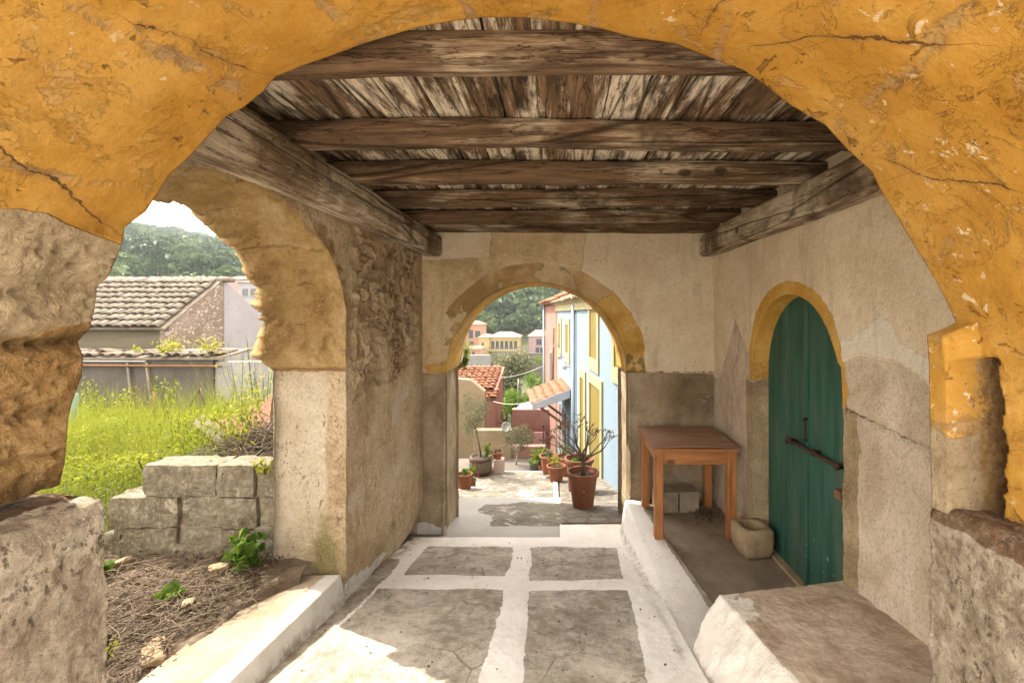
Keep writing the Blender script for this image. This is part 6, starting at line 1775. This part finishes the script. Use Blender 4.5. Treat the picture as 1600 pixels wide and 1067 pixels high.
# ridge cypresses: one model, copied
rc = cypress(285, 377, 388, 425, 1.6, 'thin cypress of the row along the hill crest', 9, 'cypresses along the hill crest', 120)
for k in range(24):
    px = 268 + k * 5 + random.uniform(-2, 2)
    o = copy_tree(rc); Y = 424 + random.uniform(-6, 6); x = (px - 870) * Y / F
    o.location = (x, Y, gx(x, Y) - 1 + 0 * k); s = random.uniform(.7, 1.5); o.scale = (s, s, s * random.uniform(.9, 1.3))

def forest():
    g = np.random.default_rng(4); P = []
    for (ua, ub, y0, y1, cnt) in ((-1.06, -.58, 95, 430, 1900), (-.27, .10, 135, 330, 900), (-.58, -.27, 120, 400, 700)):
        yy = np.sqrt(y0 ** 2 + (y1 ** 2 - y0 ** 2) * g.random(cnt)); uu = ua + (ub - ua) * g.random(cnt)
        P.append(np.stack([uu * yy, yy], -1))
    P = np.concatenate(P); Z = gz(P[:, 0], P[:, 1])
    # clearings keep the houses visible
    pxs = 870 + F * P[:, 0] / P[:, 1]
    ok = ~((pxs > 700) & (pxs < 870) & (P[:, 1] < 140)) & ~((pxs > 330) & (pxs < 440) & (P[:, 1] < 112)) & ~((pxs < 205) & (P[:, 1] > 122) & (P[:, 1] < 152))
    ok &= ~((pxs > 212) & (pxs < 264) & (P[:, 1] < 111)) & ~((pxs > 368) & (pxs < 386) & (P[:, 1] < 178))
    P, Z = P[ok], Z[ok]; n = len(P)
    R_ = g.uniform(2.0, 5.2, n) * np.interp(P[:, 1], [90, 430], [.85, 1.25]) * np.where(P[:, 0] / P[:, 1] > -.4, 1.25, 1); Hh = R_ * g.uniform(.8, 1.25, n)
    m = 130
    d = g.normal(size=(n, m, 3)); d /= np.linalg.norm(d, axis=-1, keepdims=True); d[..., 2] = np.abs(d[..., 2]) * 1.0 - .25
    lump = 1 + .28 * fbm(d * 1.6 + np.arange(n)[:, None, None] * 3.3, 1, 2)
    C = np.stack([P[:, 0], P[:, 1], Z + Hh * .55], -1)[:, None, :] + d * lump[..., None] * np.stack([R_, R_, Hh], -1)[:, None, :]
    tree = g.random(n)
    rnd = np.clip(tree[:, None] * .75 + .2 * g.random((n, m)) + .15 * np.clip(d[..., 2], -.3, 1), 0, 1)
    size = np.repeat(R_ * .42, m)
    o = leaves('forest', C.reshape(-1, 3), size, M['forest'], aspect=.8, dirs=d.reshape(-1, 3) * .2, rnd=rnd.ravel(), seed=8)
    tag(o, 'dense mixed forest covering the hills', kind='stuff')
forest()

# ivy at the left springing of the round arch
def ivy():
    root = thing('wall_plant', 'small dry plant growing from the left springing of the round arch', 'plant', (-1.0, 4.7, 1.44))
    C, sh = crown_pts(160, (.06, 0, .10), (.05, .12, .14), 77); leaves('foliage', C, .03, M['weed'], root, seed=77)
    mb = MB(); r = random.Random(4)
    for k in range(9): mb.tube([(.0, r.uniform(-.1, .1), 0), (.06 + r.uniform(-.03, .05), r.uniform(-.1, .1), r.uniform(.05, .2))], [.004, .002], 5)
    mb.build('stem', M['deadbark'], root)
ivy()

# ================================================================== HAZE
def haze():
    b = MB(); b.box(-700, 700, -60, 700, -40, 190); o = b.build('haze', None)
    m = bpy.data.materials.new('haze_air'); m.use_nodes = True; nt = m.node_tree; nt.nodes.clear()
    out = nt.nodes.new('ShaderNodeOutputMaterial'); v = nt.nodes.new('ShaderNodeVolumePrincipled')
    v.inputs['Color'].default_value = (.80, .88, 1.0, 1); v.inputs['Density'].default_value = HAZE; v.inputs['Anisotropy'].default_value = .2
    nt.links.new(v.outputs[0], out.inputs['Volume']); o.data.materials.append(m); tag(o, kind='stuff')
HAZE = .00027
haze()

# ================================================================== LIGHT, SKY, CAMERA
sd = Vector((.76, -.42, -1.02)).normalized()          # direction the sunlight travels
sun = bpy.data.lights.new('sun', 'SUN'); sun.energy = 2.0; sun.angle = R(.53); sun.color = (1, .92, .78)
so = bpy.data.objects.new('sun', sun); COL.objects.link(so); so.rotation_euler = sd.to_track_quat('-Z', 'Y').to_euler()
w = bpy.data.worlds.new('World'); S.world = w; w.use_nodes = True
nt = w.node_tree; bg = nt.nodes['Background']
sky = nt.nodes.new('ShaderNodeTexSky'); sky.sky_type = 'NISHITA'; sky.sun_disc = False
el = math.asin(-sd.z); az = math.atan2(-sd.x, -sd.y)
sky.sun_elevation = el; sky.sun_rotation = az; sky.air_density = 1.0; sky.dust_density = 2.0; sky.ozone_density = 1.0
# thin bright cloud over most of the sky
tc = nt.nodes.new('ShaderNodeTexCoord'); mp = nt.nodes.new('ShaderNodeMapping'); mp.inputs['Scale'].default_value = (1.4, 1.4, 4.5)
nz = nt.nodes.new('ShaderNodeTexNoise'); nz.inputs['Scale'].default_value = 2.2; nz.inputs['Detail'].default_value = 7; nz.inputs['Roughness'].default_value = .6
nt.links.new(tc.outputs['Generated'], mp.inputs[0]); nt.links.new(mp.outputs[0], nz.inputs['Vector'])
mr = nt.nodes.new('ShaderNodeMapRange'); mr.interpolation_type = 'SMOOTHSTEP'; mr.inputs['From Min'].default_value = .36; mr.inputs['From Max'].default_value = .60
mr.inputs['To Min'].default_value = .45; mr.inputs['To Max'].default_value = .95
nt.links.new(nz.outputs['Fac'], mr.inputs['Value'])
mx = nt.nodes.new('ShaderNodeMix'); mx.data_type = 'RGBA'; nt.links.new(mr.outputs[0], mx.inputs[0]); nt.links.new(sky.outputs[0], mx.inputs[6]); mx.inputs[7].default_value = (8.2, 7.2, 5.9, 1)
nt.links.new(mx.outputs[2], bg.inputs[0]); bg.inputs[1].default_value = .15

cam = bpy.data.cameras.new('camera'); cam.lens = 36 * F / 1600; cam.sensor_width = 36; cam.shift_x = -70 / 1600; cam.shift_y = -43.5 / 1600
cam.clip_start = .05; cam.clip_end = 5000
co = bpy.data.objects.new('camera', cam); COL.objects.link(co); co.location = (0, 0, CAMZ); co.rotation_euler = (R(90), 0, 0); S.camera = co

S.view_settings.view_transform = 'Standard'; S.view_settings.look = 'None'; S.view_settings.gamma = 1; S.view_settings.use_curve_mapping = False
S.view_settings.exposure = 2.55
S.render.engine = 'CYCLES'
cy = S.cycles; cy.max_bounces = 14; cy.diffuse_bounces = 9; cy.glossy_bounces = 3; cy.transmission_bounces = 4; cy.volume_bounces = 1
cy.use_denoising = True
try: cy.denoiser = 'OPENIMAGEDENOISE'
except Exception: pass
cy.sample_clamp_indirect = 8
